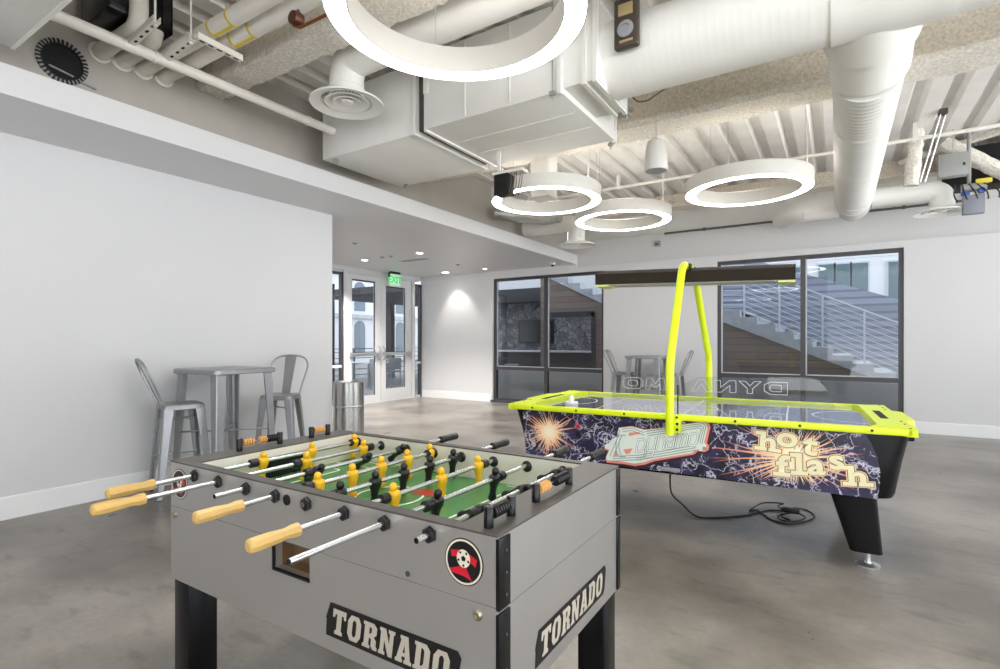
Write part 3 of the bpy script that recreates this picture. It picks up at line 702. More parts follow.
# black control box and white drop duct by the second ring
p = at_d(504, 185, 4.9)
t = thing('control_box', 'black control box with dangling wires under the air unit', 'electrical box', (p.x, p.y, p.z-.1))
m = MB(); m.box((-.075, -.06, .0), (.075, .06, .19), .006); part('case', m, BLKMATT, t)
m = MB(); m.box((-.10, -.05, .19), (.22, .06, .215)); m.box((-.10, .04, .19), (-.07, .06, 3.10-p.z+.1)); part('bracket', m, PIPEW, t, 'white bracket')
m = MB()
for k in range(5): m.tube(bend([(.095+.03*k, -.03+.02*(k % 2), .19), (.10+.028*k, -.04, .06), (.05+.03*k, -.03, -.03+.012*(k % 3)), (-.05+.06*k, -.05, -.035)], .05), .0035, 6)
part('wire', m, mat('brown_wires', (90, 74, 64), .5), t)
p = at_d(545, 172, 6.2)
t = thing('drop_duct', 'short white square duct dropping behind the air unit', 'air duct', (p.x, p.y, 3.0))
part('duct_run', MB().box((-.14, -.10, 0), (.10, .12, .79), .006), DUCTW, t); part('flange', MB().box((-.15, -.11, -.012), (.11, .13, .0)), DUCTW, t)
t = thing('flexible_duct', 'silver flexible duct sagging below the farther ring lights', 'air duct', (-3.95, 7.4, 3.22))
pts = [Vector((-.55, -.5, .1)), Vector((-.2, -.3, .04)), Vector((.15, -.12, 0)), Vector((.38, -.1, .02))]
m = MB(); pp = bend(pts, .3, 10); m.tube(pp, .1, 18, rads=[.1+.008*(k % 2) for k in range(len(pp))]); part('sleeve', m, mat('crinkled_foil', (190, 190, 186), .35, metal=.7, bump=.8, bscale=30), t)
# right end cluster
t = thing('strut_rods', 'pair of thin hanger rods right of the spiral duct', 'hanger', at_d(924, 176, 5.9))
o0 = at_d(924, 176, 5.9)
for du in (0, 5): part('rod', MB().cyl(at_d(920+du, 182, 5.9)-o0, at_d(941+du, 113, 5.7)-o0, .009, 8), SILV, t)
part('bracket', MB().box(at_d(943, 113, 5.7)-o0-Vector((.04, .04, .02)), at_d(943, 113, 5.7)-o0+Vector((.04, .04, .04)), .01), DARKG, t)
def brace(a, bb, r, label):
    a = Vector(a); bb = Vector(bb); c = (a+bb)/2; m = MB(); n = 14; d = (bb-a)
    t = thing('fireproofed_brace', label, 'beam', c, 0, 'fireproofed braces at the right')
    pts = [a-c+d*(i/n) for i in range(n+1)]; m.tube(pts, r, 10, rads=[r*random.uniform(.9, 1.1) for _ in pts]); m.jitter(.006); part('brace', m, FIREW, t); return t
brace(at_d(943, 143, 6.45), at_d(1030, 186, 6.0), .085, 'rough white diagonal brace at the right edge')
brace(at_d(917, 130, 6.2), at_d(911, 186, 6.25), .075, 'rough white upright brace right of the spiral duct')
brace(at_d(900, 163, 7.1), at_d(1040, 118, 5.72), .04, 'thin rough white beam sloping up to the right edge')
p = at_d(972, 170, 6.75)
t = thing('dark_void_box', 'black box standing in for the dark void behind the diagonal brace', 'equipment', (p.x, p.y, p.z-.4))  # added box; its black stands for an unlit opening
part('case', MB().box((-.30, -.35, .12), (.9, .02, .61), .02), BLKMATT, t); part('pipe_elbow', MB().tube(bend([(.35, -.42, .15), (.35, -.42, .42), (.8, -.42, .44)], .1), .07, 14), PIPEW, t); part('hanger_rod', MB().cyl((0, -.2, .6), (0, -.2, ZDECK-p.z+.4), .01, 8), SILV, t)
p = at_d(953, 166, 6.2)
t = thing('grey_junction_box', 'square grey steel box above the right diffuser', 'electrical box', (p.x, p.y, p.z-.13))
part('case', MB().box((-.14, -.06, 0), (.13, .06, .27), .006), GREYBOX, t); part('latch', MB().box((.08, -.068, .11), (.10, -.06, .14)), BLACK, t); part('hanger_rod', MB().cyl((0, 0, .26), (0, 0, ZDECK-p.z+.13), .008, 8), SILV, t)
p = at_d(975, 195, 6.1)
t = thing('valve_assembly', 'grey valve box with blue handles and yellow tag', 'valve', (p.x, p.y, p.z-.17))
part('box', MB().box((-.11, -.05, -.05), (.08, .05, .17), .006), mat('blue_grey_plastic', (128, 132, 142), .45), t)
part('handle', MB().box((-.13, -.05, .17), (-.05, .0, .22), .01), BLUEV, t, 'blue handle'); part('handle', MB().box((.02, -.05, .18), (.08, .0, .24), .01), BLUEV, t, 'blue handle')
part('valve_body', MB().cyl((-.12, 0, .26), (.1, 0, .26), .05, 14), GREYBOX, t); part('tag', MB().box((.0, -.06, .29), (.14, -.02, .34), .004), YELV, t, 'yellow tag'); part('riser_pipe', MB().cyl((-.05, .02, .26), (-.05, .02, ZDECK-p.z+.17), .02, 10), GREYBOX, t)
m = MB()
for k in range(5): m.tube(bend([(-.18+.06*k, -.04, .30), (-.2+.1*k, -.06, .18), (-.16+.09*k, -.04, .10)], .08), .008, 6)
part('hose', m, BLACK, t)
p = at_d(649, 239, 9.1)
t = thing('wall_sensor', 'small grey box on the grey bulkhead above the rear table', 'sensor', (p.x, YB+.035, p.z-.05)); part('case', MB().box((-.05, -.06, 0), (.05, 0, .1), .006), GREYBOX, t)
part('lens', MB().box((-.03, -.066, .02), (.03, -.06, .05)), DARKG, t)
m = MB(); m.tube(bend([at_d(302, 8, 3.3), at_d(296, 26, 3.3), at_d(330, 12, 3.25)], .06), .012, 8)
t = thing('copper_pipe', 'bent copper pipe beside the nearest ring light', 'pipe', at_d(300, 22, 3.3)); o0 = at_d(300, 22, 3.3)
m.bm.free()
part('pipe_run', MB().tube(bend([at_d(300, -48, 3.4)-o0, at_d(300, 0, 3.35)-o0, at_d(295, 30, 3.3)-o0, at_d(328, 14, 3.2)-o0], .06), .010, 8), COPPER, t)
part('end_cap', MB().lathe([(.0, -.03), (.045, -.03), (.05, 0), (.04, .03), (.02, .034)], 18, Matrix.Translation(at_d(296, 19, 3.3)-o0) @ Matrix.Rotation(PI/2, 4, 'X')), mat('dark_copper_cap', (96, 62, 50), .4, metal=.7), t)
# ------------------------------------------------------------------ foosball table
FL_, FW_ = 1.407, .783
FZ0, FZR, FZF, FZB = .445, .87, .752, .836      # cabinet bottom, rim top, playfield, rods
c0 = at_z(497.6, 535.8, FZR)
frz = math.radians(.45)
Rz = Matrix.Rotation(frz, 4, 'Z')
ctr = c0 + (Rz @ Vector((-FL_/2, FW_/2, 0)))
FT = thing('foosball_table', 'silver foosball table with yellow and black players in the foreground', 'foosball table', (ctr.x, ctr.y, 0), frz)
SX, SY = FL_/2, -FW_/2
def P(x, y, z): return (x+SX, y+SY, z)
def fbox(m, lo, hi, bevel=0.): return m.box(P(*lo), P(*hi), bevel)
# long side panels
CUP = (-.801, -.637, .618, .706)
m = MB(); a = -FL_+.0; T = .028; zt = FZR-.0045
for lo, hi in [((a, 0, FZ0), (CUP[0], T, zt)), ((CUP[1], 0, FZ0), (0, T, zt)), ((CUP[0], 0, FZ0), (CUP[1], T, CUP[2])), ((CUP[0], 0, CUP[3]), (CUP[1], T, zt))]: fbox(m, lo, hi)
bmesh.ops.remove_doubles(m.bm, verts=m.bm.verts, dist=1e-5)
sp = part('side_panel', m, LAM, FT)
m = MB(); fbox(m, (a, FW_-T, FZ0), (0, FW_, zt)); part('side_panel', m, LAM, FT)
m = MB(); fbox(m, (a+.002, -.0006, .7065), (0, .001, .7085)); fbox(m, (-.0015, .05, .6965), (.0006, FW_-.02, .6985)); part('panel_seam', m, mat('seam_line', (126, 121, 116), .6), FT)
# end panels
m = MB(); fbox(m, (-T, T, FZ0), (0, FW_-T, zt)); part('end_panel', m, LAM, FT)
m = MB(); fbox(m, (a, T, FZ0), (a+T, FW_-T, zt)); part('end_panel', m, LAM, FT)
# black corner trims with a break
for (x, y0, y1) in [(0, -.003, .047), (0, FW_-.022, FW_+.006), (a, .004, .02), (a, FW_-.022, FW_+.006)]:
    s = 1 if x == 0 else -1
    m = MB()
    for z0, z1 in ((FZ0+.002, .694), (.702, FZR-.008)):
        fbox(m, (min(x-.004*s, x+.006*s), y0+.001, z0), (max(x-.004*s, x+.006*s), y1, z1), .0015)
    part('corner_trim', m, BLKGLOSS, FT)
for z in (.48, .56, .64, .73, .78, .83):
    m = MB(); m.lathe([(.004, .0), (.004, .0015), (.001, .0025)], 10, Matrix.Translation(P(.006, .028, z)) @ Matrix.Rotation(PI/2, 4, 'Y')); part('trim_screw', m, DARKG, FT)
# rim frame
m = MB(); r0, r1 = .036, .118
for lo, hi in [((a-.001, -.001, FZR-.005), (.001, r0, FZR)), ((a-.001, FW_-r0, FZR-.005), (.001, FW_+.001, FZR)), ((a-.001, r0, FZR-.005), (a+r1, FW_-r0, FZR)), ((-r1, r0, FZR-.005), (.001, FW_-r0, FZR))]: fbox(m, lo, hi)
part('top_rail', m, RIM, FT)
# inner walls
m = MB(); zi = FZR-.005
fbox(m, (a+.1, r0-.010, FZF-.03), (-.1, r0, zi)); fbox(m, (a+.1, FW_-r0, FZF-.03), (-.1, FW_-r0+.01, zi))
fbox(m, (a+r1-.012, r0, FZF-.03), (a+r1, FW_-r0, zi)); fbox(m, (-r1, r0, FZF-.03), (-r1+.012, FW_-r0, zi))
part('inner_wall', m, CREAM, FT)
# playfield with lines
m = MB(); fbox(m, (a+r1, r0, FZF-.02), (-r1, FW_-r0, FZF)); pf = part('playfield', m, GREEN, FT)
m = MB(); zl = FZF+.0008; cx, cy = a/2, FW_/2; lw = .008
def line(x0, y0, x1, y1, w=lw): m.bar(P(x0, y0, zl), P(x1, y1, zl), w, .001)
line(cx, r0, cx, FW_-r0)
cp = [P(cx+.12*math.cos(2*PI*k/40), cy+.12*math.sin(2*PI*k/40), zl) for k in range(40)]
for k in range(40): m.bar(cp[k], cp[(k+1) % 40], lw, .001)
for s, xe in ((1, a+r1), (-1, -r1)):
    for d, h in ((.14, .17), (.26, .26)):
        line(xe+s*d, cy-h+.02, xe+s*d, cy+h-.02); 
        line(xe, cy-h, xe+s*(d-.02), cy-h); line(xe, cy+h, xe+s*(d-.02), cy+h)
        for q in (-1, 1):
            ar = [P(xe+s*(d-.02+.02*math.sin(t)), cy+q*(h-.02+.02*math.cos(t)), zl) for t in [PI/2*k/5 for k in range(6)]]
            for k in range(5): m.bar(ar[k], ar[k+1], lw, .001)
    for q in (-1, 1): line(xe+s*.02, cy+q*.335, xe+s*.30, cy+q*.335, .005)
part('field_line', m, FLINE, FT)
for dx, dy in ((-.10, -.12), (.06, .10)):
    m = MB(); m.prism([P(cx+dx+x, cy+dy+y, 0)[:2] for x, y in [(-.08, -.03), (.06, -.035), (.09, .0), (.05, .03), (-.06, .03)]], zl, zl+.0008); part('field_print', m, FRED, FT, 'red print on the field')
# goals
for s, xe in ((1, a+r1), (-1, -r1)):
    m = MB(); x0, x1 = sorted((xe-.004*s, xe+.003*s)); fbox(m, (x0, cy-.105, FZF-.001), (x1, cy+.105, FZR-.035)); part('goal', m, BLKMATT, FT, 'black goal mouth')
# legs
for x, y in ((a+.008, .008), (a+.008, FW_-.113), (-.103, .008), (-.103, FW_-.113)):
    m = MB(); fbox(m, (x, y, .03), (x+.095, y+.105, FZ0+.03), .004); lg = part('leg', m, BLKGLOSS, FT)
    m = MB(); c = P(x+.0475, y+.0525, 0); m.lathe([(.035, 0), (.035, .012), (.012, .016), (.012, .04)], 18, Matrix.Translation(c)); part('leveller', m, BOLT, lg)
# ball return cup
m = MB(); d = .07
fbox(m, (CUP[0]-.002, d, CUP[2]-.004), (CUP[1]+.002, d+.004, CUP[3]+.004)); fbox(m, (CUP[0]-.006, T, CUP[2]-.006), (CUP[1]+.006, d, CUP[2])); fbox(m, (CUP[0]-.006, T, CUP[3]), (CUP[1]+.006, d, CUP[3]+.006))
fbox(m, (CUP[0]-.006, T, CUP[2]), (CUP[0], d, CUP[3])); fbox(m, (CUP[1], T, CUP[2]), (CUP[1]+.006, d, CUP[3]))
cu = part('ball_return', m, BROWNIN, FT, 'brown lined ball return opening')
m = MB(); w = .007
fbox(m, (CUP[0]-w, -.003, CUP[2]-w), (CUP[1], .006, CUP[2])); fbox(m, (CUP[0]-w, -.003, CUP[2]), (CUP[0], .006, CUP[3]))
part('edging', m, BLACK, cu, 'black edging')
# bolts and dots on the long face
def face(x, z, out=.0): return Matrix.Translation(P(x, -out, z)) @ Matrix.Rotation(PI/2, 4, 'X')
for x, z in ((-.053, .68), (-1.379, .679)):
    m = MB(); m.lathe([(.013, 0), (.013, .003), (.008, .007), (.004, .006), (.0, .004)], 20, face(x, z)); part('bolt', m, BOLT, FT)
for x, z in ((-.264, .724), (-.735, .724)):
    m = MB(); m.lathe([(.007, 0), (.007, .002), (.0, .003)], 16, face(x, z)); part('bumper_dot', m, DARKG, FT)
m = MB(); m.lathe([(.016, 0), (.016, .003), (.013, .003), (.012, .0005), (0, .0005)], 24, face(-.739, .832)); part('serve_hole', m, BLACK, FT, 'black ball serve hole')
# emblem discs
for x, z in ((-.092, .792), (-1.345, .792)):
    m = MB(); m.lathe([(.0545, 0), (.0545, .0012), (.0, .0012)], 40, face(x, z)); e = part('emblem', m, BLACK, FT, 'round red and black soccer emblem')
    m = MB(); m.lathe([(.052, .0010), (.052, .0018), (.0475, .0018), (.0475, .0010)], 40, face(x, z), closed=True); part('ring', m, IVORY, e)
    m = MB(); m.lathe([(.0455, .001), (.0455, .0017), (0, .0017)], 40, face(x, z)); part('disc', m, BLACK, e)
    A = face(x, z, .0019)
    for pl in ([(-.037, .022), (.0, .028), (.038, .012), (.034, -.006), (.012, .006), (-.006, .012), (-.034, .006)], [(-.040, -.022), (-.012, -.012), (.006, -.004), (.010, -.016), (.024, -.040), (.0, -.032), (-.036, -.030)]):
        put_mesh('red_flash', fill_mesh([pl]), RED, e, A)
    A = face(x, z, .0023); put_mesh('ball', fill_mesh([[(.019*math.cos(2*PI*k/28), .008+.021*math.sin(2*PI*k/28)) for k in range(28)]]), IVORY, e, A)
    A = face(x, z, .0026); polys = [[(.007*math.cos(2*PI*k/5+.3), .008+.007*math.sin(2*PI*k/5+.3)) for k in range(5)]]
    for j in range(5):
        b_ = 2*PI*j/5+.95; polys.append([(.0145*math.cos(b_)+.0035*math.cos(2*PI*k/5), .008+.016*math.sin(b_)+.0035*math.sin(2*PI*k/5)) for k in range(5)])
    put_mesh('ball_patch', fill_mesh(polys), BLACK, e, A)
# TORNADO nameplates, heavy slab letters cut as outlines
def glyphs():
    G = {}
    G['T'] = [[(0, 1), (1, 1), (1, .66), (.86, .66), (.80, .80), (.68, .80), (.68, .18), (.80, .12), (.80, 0), (.20, 0), (.20, .12), (.32, .18), (.32, .80), (.20, .80), (.14, .66), (0, .66)]]
    def oct_(x0, y0, x1, y1, c): return [(x0+c, y0), (x1-c, y0), (x1, y0+c*1.1), (x1, y1-c*1.1), (x1-c, y1), (x0+c, y1), (x0, y1-c*1.1), (x0, y0+c*1.1)]
    G['O'] = [oct_(.02, 0, .98, 1, .22), oct_(.36, .17, .64, .83, .09)]
    G['R'] = [[(0, 1), (.72, 1), (.95, .86), (.95, .60), (.78, .48), (.95, .36), (.95, .16), (1.04, .12), (1.04, 0), (.74, 0), (.60, .12), (.60, .38), (.44, .42), (.44, .14), (.54, .12), (.54, 0), (0, 0), (0, .12), (.10, .14), (.10, .86), (0, .88)], [(.44, .84), (.60, .80), (.60, .62), (.44, .56)]]
    G['N'] = [[(0, 1), (.40, 1), (.68, .46), (.68, .86), (.58, .88), (.58, 1), (1.02, 1), (1.02, .88), (.94, .86), (.94, 0), (.66, 0), (.34, .56), (.34, .14), (.44, .12), (.44, 0), (0, 0), (0, .12), (.08, .14), (.08, .86), (0, .88)]]
    G['A'] = [[(.34, 1), (.72, 1), (.96, .14), (1.06, .12), (1.06, 0), (.56, 0), (.56, .12), (.64, .14), (.62, .24), (.42, .24), (.40, .14), (.46, .12), (.46, 0), (0, 0), (0, .12), (.08, .14), (.30, .86), (.22, .88), (.22, 1)], [(.45, .38), (.59, .38), (.53, .68)]]
    G['D'] = [[(0, 1), (.70, 1), (.96, .80), (.96, .20), (.70, 0), (0, 0), (0, .12), (.10, .14), (.10, .86), (0, .88)], [(.42, .83), (.56, .80), (.62, .70), (.62, .30), (.56, .20), (.42, .17)]]
    return G
GL = glyphs()
def word(txt, w, h, shear):
    n = len(txt); gap = .14; unit = w/(n+(n-1)*gap); polys = []
    for i, ch in enumerate(txt):
        x0 = i*unit*(1+gap)
        for pl in GL[ch]: polys.append([(x0+px*unit+shear*py*h, py*h) for px, py in pl])
    return polys
def nameplate(M, w, h, parent):
    sh = .14
    o = [(-.005, -.0), (w-.02, 0)]+[(w-.012, .002), (w-.002, .014)]+[(w+sh*h-.002, h-.014), (w+sh*h-.012, h)]+[(sh*h+.0, h), (sh*h*.55-.012, h*.52), (.004-.006, h*.46)]
    me = fill_mesh([o], .0006)
    pl = put_mesh('nameplate', me, BLACK, parent, M, 'black nameplate with pale slab letters')
    me = fill_mesh(word('TORNADO', w-.045, h*.74, sh)); put_mesh('lettering', me, IVORY_SILVER, pl, M @ Matrix.Translation((.018, h*.13, .0012)), 'pale slab letters')
IVORY_SILVER = mat('silver_lettering', (196, 188, 174), .4, metal=.15)
nameplate(Matrix.Translation(P(-.560, -.0012, .486)) @ ROTX, .450, .094, FT)
nameplate(Matrix.Translation(P(.0012, .180, .483)) @ Matrix.Rotation(PI/2, 4, 'Z') @ ROTX, .470, .088, FT)

# rods
def player_mesh(color):
    m = MB()
    m.ball((0, 0, .0255), .0128, (1, 1.02, 1.1), 14, 10)
    m.lathe([(.007, .010), (.008, .018)], 12)
    def ell(z, a, b, dx=0): return [Vector((dx+a*math.copysign(abs(math.cos(t))**.75, math.cos(t)), b*math.copysign(abs(math.sin(t))**.75, math.sin(t)), z)) for t in [2*PI*k/16 for k in range(16)]]
    m.loft([ell(.0155, .010, .012), ell(.012, .0150, .0205), ell(.004, .0175, .0225), (ell(-.010, .0170, .0195)), ell(-.020, .0135, .0165), ell(-.028, .0110, .0140), ell(-.046, .0090, .0120), ell(-.055, .0105, .0125), ell(-.063, .0140, .013), ell(-.074, .0120, .0125), ell(-.0755, .010, .011)])
    return m.mesh('player', color, 50)
PM = {'y': player_mesh(YEL), 'k': player_mesh(BLACK)}
def lathe_y(prof, y, seg=16, M0=None):
    m = MB(); m.lathe(prof, seg, Matrix.Translation((0, y, 0)) @ Matrix.Rotation(-PI/2, 4, 'X')); return m
bump_me = MB().lathe([(.0105, 0), (.0165, .002), (.0165, .030), (.0105, .033)], 20, Matrix.Rotation(-PI/2, 4, 'X')).mesh('bumper', BLACK)
hp = [(.011, 0), (.0165, .003), (.0172, .018), (.0148, .030), (.0138, .042), (.0155, .060), (.0172, .080), (.0176, .122), (.0160, .132), (.011, .136), (.0, .1365)]
wood_me = MB().lathe([(r*1.04, z) for r, z in hp], 8, Matrix.Rotation(PI/2, 4, 'X')).mesh('handle', WOOD, 30)
blk_me = MB().lathe([(.012, 0), (.0165, .004), (.017, .03), (.0155, .05), (.0165, .09), (.0165, .125), (.012, .132), (0, .133)], 16, Matrix.Rotation(-PI/2, 4, 'X')).mesh('handle', BLACK)
cap_me = MB().lathe([(.0, 0), (.007, 0)], 12, Matrix.Rotation(PI/2, 4, 'X')).mesh('rod_end', BLKMATT)
# x, colour, player y, near rod end (negative = towards camera), handle?, far end, far handle?, tilt
RODS = [(-1.245, 'y', [.259, .486, .720], -.129, 1, .81, 0, .12), (-1.097, 'y', [.342, .637], -.222, 1, .81, 0, .2), (-.942, 'k', [.273, .505, .700], -.103, 0, .975, 1, .9),
        (-.792, 'y', [.150, .325, .488, .620, .735], -.106, 1, .81, 0, -.05), (-.648, 'k', [.120, .267, .404, .545, .690], .004, 0, .975, 1, .05), (-.492, 'y', [.190, .420, .640], -.145, 1, .81, 0, -.08),
        (-.342, 'k', [.210, .520], -.283, 0, .970, 1, .15), (-.193, 'k', [.215, .450, .690], -.050, 0, 1.0, 1, 1.2)]
RODS[3] = (-.792, 'y', [.155, .300, .440, .585, .720], -.106, 1, .81, 0, -.05)
for i, (x, colr, ys, yn, hn, yf, hf, tilt) in enumerate(RODS):
    m = MB(); m.cyl((0, yn, 0), (0, yf, 0), .0079, 14)
    rod = part('rod', m, CHROME, FT, 'chrome rod', P(x, 0, FZB))
    for y in ys:
        pl = link('player', PM[colr], rod, (0, y, 0), (0, tilt+random.uniform(-.05, .05), 0)); pl['label'] = ('yellow' if colr == 'y' else 'black')+' player figure'
    for y in (ys[0]-.056, ys[-1]+.023): link('bumper', bump_me, rod, (0, max(.045, y), 0) if y < .4 else (0, min(y, FW_-.085), 0))['label'] = 'black rubber bumper'
    if hn:
        h = link('handle', wood_me, rod, (0, yn, 0), (0, random.uniform(0, 1), 0)); h['label'] = 'pale wooden handle'
    elif yn < 0: link('rod_end', cap_me, rod, (0, yn-.0004, 0))['label'] = 'dark hollow rod end'
    if hf: link('handle', blk_me, rod, (0, yf, 0))['label'] = 'black handle'
    # bearings on both faces
    m = MB(); m.lathe([(.021, 0), (.021, .006), (.018, .011), (.0125, .013), (.0125, .016), (.0085, .016)], 6, face(x, FZB) @ Matrix.Rotation(PI/6, 4, 'Z')); part('bearing', m, BLACK, FT, 'black hexagonal bearing')
    m = MB(); m.lathe([(.021, 0), (.021, .004), (.014, .010), (.0085, .011)], 20, Matrix.Translation(P(x, FW_-r0, FZB-.004)) @ Matrix.Rotation(PI/2, 4, 'X')); part('bearing', m, BLACK, FT, 'black round inner bearing')
m = MB(); m.lathe([(.0085, .012), (.0075, .018), (.003, .018), (.002, .012)], 16, face(-.648, FZB)); part('rod_screw', m, BOLT, FT, 'silver screw in the handleless bearing')
# score counters on the end rails
def counter(x, y0, y1, beads, label):
    o = part('score_counter', MB().cyl((0, y0, .030), (0, y1, .030), .0022, 8), CHROME, FT, label, P(x, 0, FZR))
    for y in (y0, y1):
        m = MB(); m.lathe([(.0115, 0), (.0115, .046), (.010, .049), (0, .049)], 20, Matrix.Translation((0, y, 0))); part('post', m, BLKGLOSS, o)
    for y, c in beads:
        m = MB(); m.lathe([(.004, -.0042), (.0135, -.0032), (.0152, 0), (.0135, .0032), (.004, .0042)], 18, Matrix.Translation((0, y, .030)) @ Matrix.Rotation(PI/2, 4, 'X')); part('bead', m, TAN if c == 't' else BLACK, o, 'tan bead' if c == 't' else 'black bead')
counter(-.046, .034, .135, [(.052+.0105*k, 'k') for k in range(7)], 'black score counter nearest the camera')
counter(-.046, .265, .475, [(.284+.0115*k, 't') for k in range(5)]+[(.382+.0105*k, 'k') for k in range(8)], 'score counter with tan beads on the near end')
counter(a+.06, .225, .405, [(.245+.0115*k, 't') for k in range(4)]+[(.315+.0105*k, 't') for k in range(3)]+[(.347+.0105*k, 'k') for k in range(5)], 'score counter with tan and black beads on the far end')
counter(a+.06, .565, .655, [(.583+.0115*k, 't') for k in range(5)], 'short tan score counter at the far corner')
# ------------------------------------------------------------------ air hockey table
h0 = at_z(508.4, 405.0, .82); h1 = at_z(918.6, 432.2, .82)
HL = (h1-h0).length; HW = 1.27; hrz = math.atan2(h1.y-h0.y, h1.x-h0.x)
hc = h0 + Matrix.Rotation(hrz, 4, 'Z') @ Vector((HL/2, HW/2, 0))
HT = thing('air_hockey_table', 'long air hockey table with neon yellow rails and navy printed sides', 'air hockey table', (hc.x, hc.y, 0), hrz)
def Q(x, y, z): return (x-HL/2, y-HW/2, z)
def rr3(x0, y0, x1, y1, r, z): return [Vector(Q(p[0], p[1], z)) for p in rrect(x0, y0, x1, y1, r, 6)]
m = MB(); m.loft([rr3(.02, .055, HL-.02, HW-.055, .05, .800), rr3(.06, .055, HL-.05, HW-.055, .08, .64), rr3(.10, .055, HL-.08, HW-.055, .10, .45), rr3(.11, .065, HL-.09, HW-.065, .10, .425), rr3(.14, .10, HL-.12, HW-.10, .10, .418)])
part('cabinet', m, BLKGLOSS, HT)
# printed side panels
def panel_outline():
    top = [(.095, .80), (2.24, .80)]
    right = [(2.275, .74), (2.305, .66), (2.318, .58), (2.316, .50), (2.305, .425)]
    bot = [(1.8, .432), (1.2, .440), (.128, .452)]
    return top+right+bot
for side in (0, 1):
    y0, y1 = (.046, .0555) if side == 0 else (HW-.0555, HW-.046)
    pts = [(x-HL/2, z) for x, z in panel_outline()]
    if side: pts = [(-x, z) for x, z in pts]
    m = MB(); m.prism(pts, y0-HW/2, y1-HW/2, axis=1); pn = part('side_panel', m, LIGHTN, HT, 'navy side panel with lightning print')
    if side: continue
    FACE = lambda x, z, out: Matrix.Translation(Q(x, .046-out, z)) @ ROTX
    rnd = random.Random(11)
    def clip(p, x, z):   # keep a point inside the panel outline
        X = min(max(p[0]+x, .10), 2.30-.12*max(0, (p[1]+z-.62))/.18-.0) ; Z = min(max(p[1]+z, .446), .798)
        if X > 2.24: X = min(X, 2.24+.07*(1-((Z-.56)/.24)**2) if Z > .56 else 2.31)
        return (X-x, Z-z)
    def burst(name, x, z, rin, rout, n, out, m_, label, core=True):
        polys = []
        for k in range(n):
            t = 2*PI*(k+rnd.uniform(-.3, .3))/n; L = rin+(rout-rin)*rnd.random()**1.6; w = rnd.uniform(.0025, .0085)
            s = rnd.uniform(.0, .25)*rin; q = t+rnd.uniform(-.05, .05)
            for tr in range(30):
                pl = [(s*math.cos(t)-w*math.sin(t), s*math.sin(t)+w*math.cos(t)), (s*math.cos(t)+w*math.sin(t), s*math.sin(t)-w*math.cos(t)), (L*.6*math.cos(q)+w*.5*math.sin(t), L*.6*math.sin(q)-w*.5*math.cos(t)), (L*math.cos(t), L*math.sin(t)), (L*.6*math.cos(q)-w*.5*math.sin(t), L*.6*math.sin(q)+w*.5*math.cos(t))]
                if all(abs(clip(p, x, z)[0]-p[0])+abs(clip(p, x, z)[1]-p[1]) < 1e-6 for p in pl): break
                L *= .92
            else: continue
            polys.append([clip(p, x, z) for p in pl])
        bm = bmesh.new()
        for j, pl in enumerate(polys):
            vs = [bm.verts.new((p[0], p[1], .00002*(j % 20))) for p in pl]
            try: bm.faces.new(vs)
            except Exception: pass
        if core:
            c = []
            for k in range(44): rr_ = rin*(.34+.20*rnd.random()*(k % 2)); c.append(clip((rr_*math.cos(2*PI*k/44), rr_*math.sin(2*PI*k/44)), x, z))
            vs = [bm.verts.new((p[0], p[1], .0005)) for p in c]; bm.faces.new(vs)
        me = bpy.data.meshes.new(name); bm.to_mesh(me); bm.free(); me.materials.append(m_)
        o = link(name, me, pn, Q(x, .046-out, z), (PI/2, 0, 0)); o['label'] = label
    burst('spark_print', .315, .635, .10, .27, 80, .0006, spark_mat('spark_left_print', .02, .09, .22), 'orange spark burst at the left')
    burst('spark_print', 1.90, .61, .11, .66, 95, .0006, spark_mat('spark_right_print', .05, .16, .34), 'orange spark burst behind the lettering')
    # maker logo plate: salmon edge, mint face, outline strokes and lettering
    cxl, czl = 1.085, .60
    def lp(u, v):   # trace a point of the plate on the panel's plane
        n = Matrix.Rotation(hrz, 3, 'Z') @ Vector((0, 1, 0)); o = h0 + Matrix.Rotation(hrz, 4, 'Z') @ Vector((0, .046, 0))
        R = ray(u, v); p = CAM + R*((Vector((o.x, o.y, 0))-Vector((CAM.x, CAM.y, 0))).dot(n)/Vector((R.x, R.y, 0)).dot(n))
        l = Matrix.Rotation(-hrz, 4, 'Z') @ (p-Vector((h0.x, h0.y, 0))); return (l.x-cxl, l.z-czl)
    plate = [(619, 427.5), (632, 426), (645, 429.5), (660, 428), (704, 421), (709, 422.5), (710.5, 427), (707, 443), (709.5, 446), (708.5, 450), (704.5, 452), (698, 451), (694, 454.5), (655, 461), (645, 464.5), (635, 466), (624, 464), (607, 462.5), (605.5, 459.5), (609, 451), (604.5, 449.5), (604.5, 446), (610, 443), (612, 439.5), (618, 437), (617.5, 433)]
    big = [lp(*p) for p in plate]; cen = (sum(p[0] for p in big)/len(big), sum(p[1] for p in big)/len(big))
    logo = put_mesh('logo_plate', fill_mesh([big], .001), SALM, HT, FACE(cxl, czl, .0015), 'salmon edged mint logo plate')
    me = fill_mesh([[(q[0]*1.015+.012, q[1]*1.04-.012) for q in big]], .0004); put_mesh('logo_shadow', me, mat('dark_plum_print', (56, 24, 44), .5), logo, FACE(cxl, czl, .0008))
    sm = [((q[0]-cen[0])*.970+cen[0]-.006, (q[1]-cen[1])*.925+cen[1]+.005) for q in big]
    put_mesh('logo_face', fill_mesh([sm]), MINT, logo, FACE(cxl, czl, .0034), 'mint logo face')
    # openings in the big initial
    for tri in ([(629, 432.5), (639.5, 432), (641, 433.8), (629, 436)], [(623.5, 449.5), (633, 448.2), (630, 453.3), (626, 454)], [(614.5, 456), (616, 449), (618.5, 455.5)]):
        put_mesh('logo_opening', fill_mesh([[lp(*p) for p in tri]]), SALM, logo, FACE(cxl, czl, .0038))
